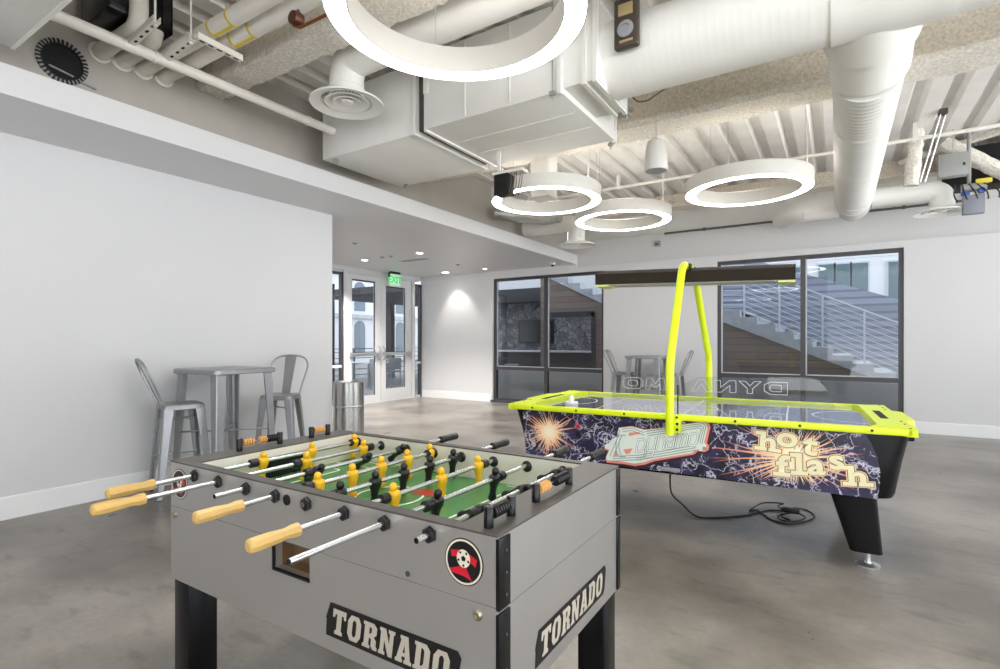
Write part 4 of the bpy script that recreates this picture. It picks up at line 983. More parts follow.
    def stroke(pts, w, closed=False):
        bm = bmesh.new(); V = [Vector((p[0], p[1], 0)) for p in pts]
        mb = MB(); mb.bm.free(); mb.bm = bm
        for k in range(len(V)-1): mb.bar(V[k], V[k+1], w, .0004)
        return bm
    def strokes(name, lines, w, m_, out):
        mb = MB()
        for L in lines:
            V = [Vector(lp(*p)+(0,)) for p in L]
            for k in range(len(V)-1): mb.bar(V[k]-(V[k+1]-V[k]).normalized()*w*.3, V[k+1]+(V[k+1]-V[k]).normalized()*w*.3, w, .0004)
        me = mb.mesh(name, m_); put_mesh(name, me, m_, logo, FACE(cxl, czl, out))
    TEALP = mat('grey_teal_print', (120, 140, 138), .45)
    ln = []
    for d in (0, 2.2, 4.4): ln.append([(646+d*.5, 431.3+d), (703-d*.9, 423.4+d), (706-d, 426+d*.6), (702-d*.9, 444-d*.5)])
    for d in (0, 2.3, 4.6): ln.append([(612+d*.4, 461-d), (640, 459.6-d), (699-d*1.2, 449.6-d*.9)])
    ln.append([(610, 456), (618, 437), (620, 430)]); ln.append([(613, 457), (621, 438)])
    for d in (0, 2.4): ln.append([(622+d*.4, 429+d), (632, 428+d), (644, 432.5+d)])
    for k in (0, 1):
        ln.append([(621+3*k+9*math.cos(t)*.55, 446+11*math.sin(t)) for t in [math.radians(a_) for a_ in range(70, 300, 20)]])
        ln.append([(640+(7-2*k)*math.cos(t), 451+(9-2*k)*math.sin(t)) for t in [math.radians(a_) for a_ in range(-40, 130, 20)]])
    strokes('logo_stripe', ln, .0042, TEALP, .0042)
    # lettering "Dynamo" drawn with double rounded strokes
    gly = {'D': [[(0, 0), (0, 1), (.55, 1), (.9, .7), (.9, .3), (.55, 0), (0, 0)]], 'y': [[(0, 1), (0, .3), (.2, 0), (.8, 0)], [(.85, 1), (.85, -.3), (.6, -.5), (.1, -.5)]], 'n': [[(0, 0), (0, 1), (.55, 1), (.8, .75), (.8, 0)]], 'a': [[(.8, 0), (.2, 0), (0, .25), (.1, .5), (.8, .5)], [(.05, 1), (.6, 1), (.8, .8), (.8, 0)]], 'm': [[(0, 0), (0, 1), (.45, 1), (.6, .8), (.6, 0)], [(.6, .8), (.75, 1), (1.0, 1), (1.2, .8), (1.2, 0)]], 'o': [[(.2, 0), (0, .25), (0, .75), (.2, 1), (.7, 1), (.9, .75), (.9, .25), (.7, 0), (.2, 0)]]}
    def tl(s, t): # along the word, up
        return (636+62*s+t*2.6, 452-7.0*s-(12.5)*t)
    xs = 0; adv = {'D': 1.15, 'y': 1.1, 'n': 1.05, 'a': 1.05, 'm': 1.45, 'o': 1.1}; tot = sum(adv[c] for c in 'Dynamo'); ln = []
    for c in 'Dynamo':
        for g in gly[c]: ln.append([tl((xs+p[0])/tot, p[1]) for p in g])
        xs += adv[c]
    strokes('lettering', ln, .0135, TEALP, .0044); strokes('lettering_core', ln, .0075, mat('white_letter', (240, 242, 236), .4), .0052)
    mb = MB(); mb.lathe([(.012, 0), (.012, .001), (0, .001)], 16, FACE(*[a_+b_ for a_, b_ in zip(lp(704.3, 448.3), (cxl, czl))], .004)); part('logo_dot', mb, GREYP, logo)
    # hot flash lettering, letter by letter
    for ch, u, v, s, rot in [('h', 768, 441.5, .155, -4), ('o', 787, 440, .165, 0), ('t', 810, 446, .165, -6), ('f', 783, 465.5, .170, 0), ('l', 799, 464, .175, 2), ('a', 816, 467.5, .165, 4), ('s', 836.5, 462.5, .155, 6), ('h', 857, 476, .150, 4)]:
        x, z = lp(u, v); x += cxl; z += czl
        for nm, off, m_, out in (('letter_halo', .022, LETO, .0022), ('letter_outline', .0125, LETD, .0030), ('lettering', .0075, LETC, .0038)):
            me = text_mesh(ch, s, off*.5+.002, 0)
            vs = [q.co for q in me.vertices]; cxx = (min(q.x for q in vs)+max(q.x for q in vs))/2; cyy = (min(q.y for q in vs)+max(q.y for q in vs))/2
            me.transform(Matrix.Translation((-cxx, -cyy, 0)))
            if ch in 'hlft':   # slab feet of the typewriter face
                w0 = off*.5+.002; bm = bmesh.new(); bm.from_mesh(me); hh = max(q.co.y for q in bm.verts)-w0; lo_ = min(q.co.y for q in bm.verts)+w0
                rects = []
                if ch == 'h': rects = [(-.052, lo_, -.008, lo_+.012), (.010, lo_, .054, lo_+.012), (-.052, hh-.012, -.02, hh)]
                if ch == 'l': rects = [(-.030, lo_, .030, lo_+.014), (-.030, hh-.014, .0, hh)]
                if ch == 'f': rects = [(-.038, lo_, .026, lo_+.014)]
                for (xa, ya, xb, yb) in rects:
                    bm.faces.new([bm.verts.new((p, q, .0003)) for p, q in ((xa-w0, ya-w0), (xb+w0, ya-w0), (xb+w0, yb+w0), (xa-w0, yb+w0))])
                bm.to_mesh(me); bm.free()
            put_mesh(nm, me, m_, pn, FACE(x, z, out) @ Matrix.Rotation(math.radians(rot), 4, 'Z') @ Matrix.Diagonal((1.25, 1, 1, 1)), 'cream letter '+ch if nm == 'lettering' else None)
    m = MB(); m.lathe([(.016, 0), (.016, .006), (.010, .009), (0, .009)], 18, FACE(.545, .695, .0)); part('start_button', m, mat('red_button', (206, 30, 44), .35), HT, 'red start button')
    m = MB(); m.lathe([(.020, 0), (.020, .006), (.012, .008), (0, .008)], 18, FACE(.545, .64, .0)); part('lock', m, BLACK, HT, 'black round lock')
    m = MB(); m.box(Q(1.13, .038, .447), Q(1.25, .047, .472), .003); part('service_plate', m, GREYP, HT, 'grey service plate above the cord')
# rails
m = MB(); z0, z1 = .792, .829
fr = MB()
for lo, hi in (((.02, -.0, z0), (HL-.02, .055, z1)), ((.02, HW-.055, z0), (HL-.02, HW, z1))): fr.box(Q(*lo), Q(*hi), .006)
rail = part('side_rail', fr, NEON, HT)
m2 = MB()
for lo, hi in (((.15, .052, .79), (HL-.15, .058, z1-.012)), ((.15, HW-.058, .79), (HL-.15, HW-.052, z1-.012))): m2.box(Q(*lo), Q(*hi))
part('rail_lip', m2, NEONE, HT)
for s in (0, 1):
    pts = [(0, 0), (.04, 0), (.14, .055), (.20, .055), (.165, .14), (.165, HW-.14), (.20, HW-.055), (.14, HW-.055), (.04, HW), (0, HW), (0, HW-.36), (-.05, HW-.42), (-.05, .42), (0, .36)]
    if s: pts = [(HL-x, y) for x, y in pts]
    m = MB(); m.prism([Q(x, y, 0)[:2] for x, y in pts], z0-.002, z1+.003); er = part('end_rail', m, NEON, HT)
    m = MB(); xa, xb = ((.075, .115) if not s else (HL-.115, HL-.075)); m.box(Q(xa, .43, z1+.0025), Q(xb, HW-.43, z1+.0045)); part('goal_slot', m, BLKMATT, er, 'black goal slot')
    for y in (.03, .2, .32, HW-.32, HW-.2, HW-.03):
        m = MB(); m.lathe([(.007, 0), (.005, .003), (0, .003)], 10, Matrix.Translation(Q(.03 if not s else HL-.03, y, z1+.003))); part('rail_screw', m, BLACK, er)
    m = MB(); xa, xb = ((-.055, .02) if not s else (HL-.02, HL+.055)); m.box(Q(xa, .44, .70), Q(xb, HW-.44, z0), .01); part('puck_return', m, BLKGLOSS, er)
for k in range(7):
    m = MB(); m.lathe([(.008, 0), (.006, .004), (0, .004)], 10, Matrix.Translation(Q(.2+k*.346, -.001, .812)) @ Matrix.Rotation(PI/2, 4, 'X')); part('rail_screw', m, BLACK, HT)
m = MB(); m.box(Q(.14, .05, .785), Q(HL-.14, HW-.05, .806)); sf = part('playing_surface', m, NAVYP, HT, 'pale mirror-glossy playing surface')
m = MB()
zc = .8064
def ringl(cx, cy, r, w=.012, n=48, a0=0, a1=2*PI):
    p = [(cx+r*math.cos(a0+(a1-a0)*k/n), cy+r*math.sin(a0+(a1-a0)*k/n)) for k in range(n+1)]
    for k in range(n): m.bar(Q(p[k][0], p[k][1], zc), Q(p[k+1][0], p[k+1][1], zc), w, .0004)
ringl(HL/2, HW/2, .17); ringl(HL-.17, HW/2, .30, a0=PI/2, a1=1.5*PI); ringl(.17, HW/2, .30, a0=-PI/2, a1=PI/2)
m.bar(Q(HL/2, .09, zc), Q(HL/2, HW-.09, zc), .012, .0004)
for x in (.62, HL-.62): m.bar(Q(x, .09, zc), Q(x, HW-.09, zc), .010, .0004)
part('surface_line', m, mat('pale_surface_line', (222, 224, 236), .2), HT)
# legs
for sx in (0, 1):
    for sy in (0, 1):
        top = [(2.075, .10), (2.31, .10), (2.31, .23), (2.075, .23)]; bt = [(2.185, .135), (2.345, .135), (2.345, .235), (2.185, .235)]
        def mir(p, z): return Vector(Q(p[0] if sx else HL-p[0], p[1] if not sy else HW-p[1], z))
        def rnd4(q):
            x0, y0, x1, y1 = q[0][0], q[0][1], q[2][0], q[2][1]; return rrect(x0, y0, x1, y1, .035, 4)
        m = MB(); m.loft([[mir(p, .45) for p in rnd4(top)], [mir(p, .085) for p in rnd4(bt)]]); lg = part('leg', m, BLKGLOSS, HT)
        c = mir((2.275, .19), 0); m = MB(); m.lathe([(.062, 0), (.062, .008), (.05, .014), (.02, .018), (.016, .03), (.016, .09)], 24, Matrix.Translation(c)); part('foot', m, SILV, lg, 'silver levelling foot')
# overhead scoring arch
m = MB(); pts = bend([Q(1.20, -.028, .70), Q(1.20, -.028, 1.16), Q(1.20, .42, 1.862), Q(1.21, HW-.42, 1.862), Q(1.26, HW+.03, 1.16), Q(1.26, HW+.03, .70)], .10, 8)
arch = part('overhead_arch', MB().tube(pts, .027, 16), NEON, HT, 'neon yellow tube arch')
m.bm.free()
m = MB(); m.box(Q(1.225, -.03, .715), Q(1.262, .046, .80), .006); part('clamp', m, NEON, arch)
m = MB(); m.box(Q(1.285, HW-.046, .715), Q(1.322, HW+.03, .80), .006); part('clamp', m, NEON, arch)
for z in (.738, .775):
    m = MB(); m.lathe([(.009, 0), (.009, .006), (0, .006)], 10, Matrix.Translation(Q(1.246, -.03, z)) @ Matrix.Rotation(PI/2, 4, 'X')); part('bolt', m, BLACK, arch)
m = MB(); m.box(Q(1.232, .04, .70), Q(1.24, .05, 1.02)); part('cable', m, BLACK, arch)
# light hood
tl_ = math.radians(1.6); HM = Matrix.Translation(Q(1.21, HW/2, 1.79)) @ Matrix.Rotation(tl_, 4, 'Y')
m = MB(); hl = .695
prof = [(-.115, -.05), (-.125, .03), (-.06, .062), (.06, .062), (.125, .03), (.115, -.05), (.10, -.05), (.05, .03), (-.05, .03), (-.10, -.05)]
m.loft([[HM @ Vector((-hl, p[0], p[1])) for p in prof], [HM @ Vector((hl, p[0], p[1])) for p in prof]])
for s in (-1, 1): m.prism([(p[0], p[1]) for p in prof[:6]], s*hl-.004, s*hl+.004, axis=0, M=HM)
hood = part('light_hood', m, HOOD, HT, 'dark brown light hood')
m = MB()
m.box((-hl+.1, -.1, -.052), (hl-.1, .1, -.046), M=HM)
for k in range(60): m.box((-hl+.1+k*(2*hl-.2)/60, -.112, -.058), (-hl+.108+k*(2*hl-.2)/60, .112, -.046), M=HM)
part('louvre', m, mat('pale_louvre', (196, 196, 186), .4), hood, 'pale louvre grille')
for s in (-1, 1):
    m = MB(); m.box((s*hl-(.005 if s < 0 else .10), -.105, -.066), (s*hl+(.10 if s < 0 else .005), .105, -.05), M=HM); part('end_lens', m, NEONE, hood, 'pale yellow end lens')
m = MB(); m.box(Q(1.18, .50, 1.845), Q(1.24, .56, 1.875)); m.box(Q(1.18, HW-.56, 1.845), Q(1.24, HW-.50, 1.875)); part('hanger', m, BLACK, hood)
# clear guards along the far rail with mirrored outline lettering
def glyph_lines(word_, x0, x1, z0, z1):
    G = {'D': [[(0, 0), (0, 1), (.75, 1), (1, .75), (1, .25), (.75, 0), (0, 0)], [(.26, .24), (.26, .76), (.66, .76), (.75, .66), (.75, .34), (.66, .24), (.26, .24)]], 'Y': [[(0, 1), (.3, 1), (.5, .62), (.7, 1), (1, 1), (.62, .4), (.62, 0), (.38, 0), (.38, .4), (0, 1)]], 'N': [[(0, 0), (0, 1), (.3, 1), (.72, .4), (.72, 1), (1, 1), (1, 0), (.7, 0), (.28, .6), (.28, 0), (0, 0)]], 'A': [[(0, 0), (.36, 1), (.64, 1), (1, 0), (.74, 0), (.5, .66), (.26, 0), (0, 0)]], 'M': [[(0, 0), (.08, 1), (.3, 1), (.5, .5), (.7, 1), (.92, 1), (1, 0), (.76, 0), (.72, .5), (.5, .1), (.28, .5), (.24, 0), (0, 0)]], 'O': [[(.2, 0), (0, .25), (0, .75), (.2, 1), (.8, 1), (1, .75), (1, .25), (.8, 0), (.2, 0)], [(.36, .24), (.26, .36), (.26, .64), (.36, .76), (.64, .76), (.74, .64), (.74, .36), (.64, .24), (.36, .24)]]}
    n = len(word_); w = (x1-x0)/n; out = []
    for i, c in enumerate(word_):
        for g in G[c]: out.append([(x0+w*(i+.06+.88*(1-p[0])), z0+(z1-z0)*p[1]) for p in g])
    return out
def on_y(u, v, y):   # point of the table's long vertical plane at local y seen at a pixel
    n = Matrix.Rotation(hrz, 3, 'Z') @ Vector((0, 1, 0)); o = h0 + Matrix.Rotation(hrz, 4, 'Z') @ Vector((0, y, 0)); R = ray(u, v)
    p = CAM + R*((Vector((o.x, o.y, 0))-Vector((CAM.x, CAM.y, 0))).dot(n)/Vector((R.x, R.y, 0)).dot(n))
    l = Matrix.Rotation(-hrz, 4, 'Z') @ (p-Vector((h0.x, h0.y, 0))); return (l.x, l.z)
GY = HW-.075
for k, pl in enumerate(([(612, 399), (612, 376), (620, 372.5), (655, 373.5), (668, 377), (670, 402)], [(677, 403), (677, 391), (684, 383), (697, 377.8), (716, 376.5), (800, 377.5), (817, 379), (826, 388), (836, 410)])):
    pts = [on_y(u, v, GY) for u, v in pl]; pts[0] = (pts[0][0], .80); pts[-1] = (pts[-1][0], .80)
    m = MB(); m.prism([(Q(p[0], 0, 0)[0], p[1]) for p in pts], GY-HW/2, GY-HW/2+.006, axis=1); g = part('clear_guard', m, ACRYL, HT, 'clear acrylic guard with mirrored outline lettering')
    wd, ua, ub = (('OM', 622, 667), ('ANYD', 690, 789))[k]
    xa, za = on_y(ua, 393.5 if k else 391, GY); xb, zb = on_y(ub, 393.5, GY); z1_ = on_y(740, 381, GY)[1]; z0_ = on_y(740, 393, GY)[1]
    m = MB()
    for L in glyph_lines(wd, xa, xb, z0_, z1_):
        for q in range(len(L)-1):
            if (Vector(L[q])-Vector(L[q+1])).length > 1e-4: m.bar(Q(L[q][0], GY-.002, L[q][1]), Q(L[q+1][0], GY-.002, L[q+1][1]), .004, .004)
    part('lettering', m, OUTLT, g, 'white outline letters seen mirrored')
# mallet and cord
mp = HT.matrix_world
p = at_z(568.5, 404, .835)
t = thing('air_hockey_mallet', 'white air hockey mallet resting at the left end of the table', 'mallet', (p.x, p.y, .7955))
hp_ = Matrix.Rotation(hrz, 4, 'Z') @ Vector((.37-HL/2, .36-HW/2, 0)); t.location = (hc.x+hp_.x, hc.y+hp_.y, .8068)
MALW = mat('white_mallet_plastic', (236, 236, 236), .35)
m = MB(); m.lathe([(.0, 0), (.050, 0), (.052, .004), (.052, .022), (.046, .026), (.040, .018), (.024, .016)], 32); part('base', m, MALW, t)
m = MB(); m.lathe([(.024, .014), (.020, .03), (.019, .05), (.017, .062), (.010, .070), (0, .072)], 24); part('knob', m, MALW, t)
Rh = Matrix.Rotation(hrz, 4, 'Z')
def Hw(x, y, z): q = Rh @ Vector(Q(x, y, z)); return Vector((hc.x+q.x, hc.y+q.y, z))
r_ = .0065
def fz(u, v, z=r_): return at_z(u, v, z)
pts = [Hw(1.19, .07, .445), Hw(1.185, .05, .40), fz(672, 494, .14), fz(682, 504, .05), fz(697, 516.5), fz(720, 517.5), fz(745, 515.5), fz(757, 513), fz(768, 510.5), fz(785, 511, .012)]
t = thing('power_cord', 'black power cord trailing from the air hockey table into a coil', 'power cord', (Hw(1.19, .0, 0).x, Hw(1.19, .0, 0).y, 0)); o0 = Vector(t.location)
def smooth(P_, n=8):
    P_ = [Vector(p) for p in P_]; out = []
    for i in range(len(P_)-1):
        a0 = P_[max(i-1, 0)]; a1 = P_[i]; a2 = P_[i+1]; a3 = P_[min(i+2, len(P_)-1)]
        for k in range(n):
            s = k/n; out.append(.5*((2*a1)+(a2-a0)*s+(2*a0-5*a1+4*a2-a3)*s*s+(3*a1-a0-3*a2+a3)*s**3))
    out.append(P_[-1]); return out
m = MB(); m.tube([p-o0 for p in smooth(pts)], .006, 8); part('cord', m, CORDM, t)
lp_ = [fz(785, 511, .016), fz(778, 506, .02), fz(783, 503.5, .03), fz(763, 503, .03), fz(752, 509, .02), fz(750, 511), fz(757, 510), fz(763, 514), fz(772, 520), fz(786, 524), fz(800, 523), fz(812, 519), fz(814, 515), fz(806, 510), fz(794, 508, .02), fz(786, 510, .03)]
m = MB(); m.tube([p-o0 for p in smooth(lp_)], .0055, 8); part('coil', m, CORDM, t)
lp2 = [fz(783, 514, .02), fz(778, 517, .012), fz(784, 521, .010), fz(797, 521, .012), fz(805, 518, .02), fz(800, 514, .03), fz(790, 513, .035), fz(781, 516, .025), fz(790, 520, .028)]
m = MB(); m.tube([p-o0 for p in smooth(lp2)], .0055, 8); part('coil', m, CORDM, t)
b0 = fz(792, 517, 0)-o0
m = MB(); m.box((b0.x-.07, b0.y-.03, .03), (b0.x+.05, b0.y+.03, .065), .012); part('plug_block', m, CORDM, t)
# ------------------------------------------------------------------ bar tables and stools
def lleg(m, sx, sy, a, za, wa, b_, zb, wb, th=.012):
    def sec(c, z, w):
        P_ = [(0, 0), (-w, 0), (-w, -th), (-th*2.2, -th), (-th, -th*2.2), (-th, -w), (0, -w)]
        P_ = [(-.006, 0)]+P_[1:6]+[(0, -w), (0, -.006)]
        return [Vector((sx*(c+p[0]), sy*(c+p[1]), z)) for p in P_]
    m.loft([sec(a, za, wa), sec(b_, zb, wb)])
def bar_table(loc, rz, label, first=None):
    if first: return dup(first, loc, rz, label)
    t = thing('bar_table', label, 'bar table', loc, rz, 'metal bar tables')
    H = 1.065; h = .31
    m = MB(); m.loft([[Vector((p[0], p[1], z)) for p in rrect(-q, -q, q, q, .05, 6)] for q, z in ((h-.008, H-.045), (h, H-.04), (h, H-.008), (h-.008, H))]); part('tabletop', m, GALV, t)
    for sx, sy in ((1, 1), (1, -1), (-1, 1), (-1, -1)):
        m = MB(); lleg(m, sx, sy, h-.035, H-.042, .088, h-.0, .008, .048); lg = part('leg', m, GALV, t)
        m = MB(); c = h-.025; m.lathe([(.018, 0), (.018, .012), (.0, .012)], 12, Matrix.Translation((sx*c, sy*c, 0))); part('glide', m, BLACK, lg)
    m = MB(); c = h-.045
    for a, b_ in (((c, c), (-c, -c)), ((c, -c), (-c, c))): m.tube([(a[0], a[1], .50), (b_[0], b_[1], .50)], .009, 8)
    part('cross_brace', m, GALV, t)
    return t
def bar_stool(loc, rz, label, first=None):
    # faces local +Y, backrest on the -Y side
    if first: return dup(first, loc, rz, label)
    t = thing('bar_stool', label, 'bar stool', loc, rz, 'metal bar stools')
    H = .775; h = .155
    m = MB(); m.loft([[Vector((p[0], p[1], z)) for p in rrect(-q, -q, q, q, .035, 6)] for q, z in ((h-.004, H-.05), (h, H-.045), (h, H-.010), (h-.008, H-.002), (h-.03, H-.004))]); part('seat', m, GALV, t)
    for sx, sy in ((1, 1), (1, -1), (-1, 1), (-1, -1)):
        m = MB(); lleg(m, sx, sy, h-.002, H-.03, .072, h+.055, .006, .036); lg = part('leg', m, GALV, t)
        m = MB(); m.lathe([(.016, 0), (.016, .01), (.0, .01)], 12, Matrix.Translation((sx*(h+.035), sy*(h+.035), 0))); part('glide', m, BLACK, lg)
    for z, q in ((.27, h+.028), (.64, h-.002)):
        m = MB(); c = q-.012
        if z < .5:
            for s in (-1, 1): m.tube([(-c, s*c, z), (c, s*c, z)], .008, 8); m.tube([(s*c, -c, z+.04), (s*c, c, z+.04)], .008, 8)
        else:
            for a, b_ in (((c, c), (-c, -c)), ((c, -c), (-c, c))): m.bar((a[0], a[1], z), (b_[0], b_[1], z), .03, .006)
        part('footrest' if z < .5 else 'under_brace', m, GALV, t)
    def bk(x, s): # point on the leaning back, s = height above the seat
        return Vector((x, -h+.01-.42*s, H-.02+s))
    pts = [bk(-.135, -.02), bk(-.152, .10), bk(-.182, .23), bk(-.190, .31), bk(-.155, .372), bk(-.085, .398), bk(0, .405), bk(.085, .398), bk(.155, .372), bk(.190, .31), bk(.182, .23), bk(.152, .10), bk(.135, -.02)]
    m = MB(); m.tube(bend(pts, .05, 5), .0095, 10); part('back_hoop', m, GALV, t)
    m = MB(); m.loft([[bk(-w, s)+Vector((0, .004, 0)), bk(w, s)+Vector((0, .004, 0)), bk(w, s)-Vector((0, .004, 0)), bk(-w, s)-Vector((0, .004, 0))] for w, s in ((.040, -.02), (.048, .2), (.058, .40))]); part('back_slat', m, GALV, t)
    return t
tb = bar_table((-4.685, 2.70, 0), math.radians(5), 'grey metal bar table standing against the long white wall')
st = bar_stool((-4.80, 2.365, 0), math.radians(-15), 'grey metal bar stool left of the wall table, seen from its side')
bar_stool((-4.74, 3.30, 0), math.radians(216), 'grey metal bar stool right of the wall table, its slatted back showing', st)
bar_table((-2.74, 9.0, 0), math.radians(0), 'grey metal bar table between the two tall windows', tb)
bar_stool((-3.17, 9.0, 0), math.radians(-90), 'grey metal bar stool left of the rear table, beside the nearer window', st)
bar_stool((-2.33, 9.05, 0), math.radians(90), 'grey metal bar stool right of the rear table, partly behind the yellow arch', st)

# ------------------------------------------------------------------ stainless bin
t = thing('trash_can', 'round stainless steel trash can beyond the end of the white wall', 'trash can', (-5.09, 4.49, 0))
R = .185
m = MB(); m.lathe([(R-.01, 0), (R, .01), (R, .505), (R-.004, .508)], 48); part('body', m, STEEL, t)
m = MB(); m.lathe([(R-.004, .520), (R, .523), (R, .805), (R-.006, .812), (R-.03, .812), (R-.035, .78), (R-.05, .60)], 48, caps=False); part('lid', m, STEEL, t)
m = MB(); m.lathe([(R+.002, .505), (R+.004, .508), (R+.004, .522), (R+.002, .525), (R-.01, .525), (R-.01, .505)], 48, closed=True); part('band', m, SILV, t, 'bright steel band')
m = MB(); m.lathe([(R-.05, .62), (R-.05, .60), (.0, .60)], 32); part('liner', m, BLKMATT, t, 'dark opening')
# ------------------------------------------------------------------ outdoors
b = MB(); b.box((-40, -20, -.22), (XD-.2, 40, -.02)); b.box((XD-.2, YB+.22, -.22), (14, 40, -.02)); o = struct('floor_terrace', b, TERR)
YS = 11.2
# low kerb wall beyond the glass
b = MB(); b.box((-6.6, 10.25, -.02), (2.6, 10.42, .66), .01); single('planter_wall', b, mat('pale_planter_render', (214, 212, 208), .8), 'low grey concrete wall outside behind the lower panes', 'wall')
# concrete stair with a landing
RISE, RUN = .146, .305
prof = []   # top line from right (low) to left (high)
x, z = .85, .62
top = []
while z < 1.88:
    top += [(x, z), (x, z+RISE)]; z += RISE; x -= RUN
xl = x+RUN; zl_ = z
top.append((xl, zl_))
x = -3.75; top.append((x, zl_)); z = zl_
while z < 4.0:
    top += [(x, z+RISE)]; z += RISE; x -= RUN; top += [(x, z)]
def ssl(x): # underside of the concrete band
    return 1.70-.42*(x+1.92) if x > -1.9 else None
under = [(-9.0, 4.3), (-5.8, 2.83), (-4.41, 2.15), (-3.9, 1.72), (-1.92, 1.70), (.49, .69), (1.1, .43)]
t = thing('concrete_stair', 'pale concrete outdoor stair with brown board siding beneath it', 'stair', (-2.5, YS, -.02))
def rs(p): return (p[0]+2.5, p[1]+.02)
m = MB(); out = [rs((1.1, .62))]+[rs(p) for p in top]+[rs((x, 4.3))]+[rs(p) for p in under]
out = [p for i, p in enumerate(out) if i == 0 or (abs(p[0]-out[i-1][0])+abs(p[1]-out[i-1][1])) > 1e-4]
me = fill_mesh([out], .14); put_mesh('stringer', me, CONC, t, Matrix.Translation((0, .14, 0)) @ ROTX, 'pale concrete stepped stringer')
m = MB(); x, z = .85, .62
while z < 1.88:
    m.box((x-RUN+2.5, .28, z+RISE+.02-.05), (x+2.5+.02, 2.3, z+RISE+.02)); m.box((x+2.5-.02, .28, z-.03), (x+2.5, 2.3, z+RISE+.02)); x -= RUN; z += RISE
m.box((-3.75+2.5, .28, zl_-.1), (x+RUN+2.5, 2.3, zl_+.0)); part('tread', m, CONC, t, 'pale treads')
# siding with the opening
polys = [[rs(p) for p in [(-6.02, -.02), (-6.02, 2.94), (-5.8, 2.83), (-4.41, 2.15), (-3.9, 1.72), (-1.92, 1.70), (.49, .69), (2.1, .02), (2.1, -.02)]], [rs(p) for p in [(-5.86, .0), (-4.62, .0), (-4.62, 2.0), (-5.86, 2.0)]]]
me = fill_mesh(polys, .06); put_mesh('siding', me, SIDING, t, Matrix.Translation((0, .10, 0)) @ ROTX, 'brown horizontal board siding')
m = MB(); m.box((-5.86+2.5, -.02, 1.90), (-4.62+2.5, .10, 2.02)); m.box((-4.69+2.5, -.02, .0), (-4.60+2.5, .10, 2.0)); part('opening_frame', m, DARKG, t, 'dark frame of the opening under the stair')
# cable railing along the stair
t = thing('cable_railing', 'white steel cable railing above the concrete stair', 'railing', (-1.0, YS+.25, .6))
def zt(x): return .62+RISE*((.85-x)/RUN+.5) if x > xl else zl_
m = MB(); pxs = [(-1.55, 1), (-.93, 1), (-.22, 1), (.42, 1), (1.1, 1), (-2.3, 1), (-3.2, 1)]
for x, _ in pxs: part('post', MB().box((x+1-.016, -.02, zt(x)-.65), (x+1+.016, .02, zt(x)+.98-.6), .003), RAILW, t)
for k in range(10):
    q = .08+k*.098
    part('cable', MB().tube([(3.0, 0, zt(2.0)+q-.6), (xl+1, 0, zt(xl+.001)+q-.6), (-2.6, 0, zl_+q-.6)], .008 if k < 9 else .018, 6), RAILW, t)
# slatted sloping parapet behind and white building
m = MB(); m.prism([(-4.4, -.02), (-4.4, 4.3), (-3.6, 4.28), (-1.64, 3.22), (1.13, 2.16), (3.6, 1.2), (3.6, -.02)], 13.6, 13.8, axis=1)
single('sloping_parapet', m, SLATS, 'blue grey slatted sloping wall behind the stair railing', 'wall')
t = thing('white_building', 'white building with teal windows beyond the outdoor stair', 'building', (0, 25, -.02))
def bw(u, v): p = at_y(u, v, 25); return (p.x, p.z+.02)
m = MB(); m.box((-14, .1, 0), (16, 6, 9), .02)
part('wall', m, WHTB, t)
for (u0, v0, u1, v1) in [(818.5, 265, 834, 300), (835.5, 264.5, 850, 300), (852, 263.5, 868, 300), (888.5, 262, 925, 320), (780, 268, 800, 300)]:
    a_ = bw(u0, v0); c_ = bw(u1, v1)
    w_ = part('window', MB().box((a_[0]-.06, .0, c_[1]), (c_[0]+.06, .11, a_[1]+.06)), mat('pale_window_frame', (206, 210, 214), .4), t)
    g = MB(); g.box((a_[0], -.012, c_[1]), (c_[0], .0, a_[1])); part('pane', g, TEAL, w_)
m = MB()
for v in (252.5, 258): a_ = bw(850, v); m.box((-14, .085, a_[1]-.01), (16, .1, a_[1]+.01))
part('facade_joint', m, mat('facade_joint', (205, 206, 212), .6), t)
# stone wall with screen, lintel and counter seen through the nearer window
YW = 12.6
def so(u, v, y=YW): p = at_y(u, v, y); return (p.x, p.z)
m = MB(); m.box((-9.6, YW, -.02), (-4.5, YW+.3, 2.36)); single('stone_wall', m, STONE, 'dark flagstone wall seen through the nearer tall window', 'wall')
m = MB(); m.box((-9.6, YW-.5, 2.36), (-6.2, YW+.3, 2.72), .01); single('lintel_beam', m, DARKG, 'dark grey lintel above the flagstone wall', 'beam')
m = MB(); m.box((-12, YW+2.2, 0), (-5.8, YW+2.5, 6.5)); m.box((-9.02, YW+2.19, 0), (-9.0, YW+2.2, 6.5)); single('pale_panel_wall', m, WHTB, 'white panel wall above the dark lintel outside', 'wall')
a_ = so(520, 320); c_ = so(554, 343)
t = thing('outdoor_screen', 'black flat screen hung on the flagstone wall', 'television', ((a_[0]+c_[0])/2, YW, c_[1]))
h = (c_[0]-a_[0])/2; hh = a_[1]-c_[1]
part('bezel', MB().box((-h, -.07, 0), (h, -.001, hh), .01), BLACK, t); part('screen', MB().box((-h+.03, -.074, .03), (h-.03, -.069, hh-.03)), TVM, t)
t = thing('outdoor_counter', 'dark outdoor counter with a white edge below the screen', 'counter', (-6.6, YW-.5, -.02))
part('body', MB().box((-2.4, -.25, 0), (1.9, .35, 1.06)), mat('dark_counter_front', (58, 56, 58), .5), t); part('worktop', MB().box((-2.45, -.34, 1.06), (1.95, .36, 1.10), .005), RAILW, t, 'white counter top')
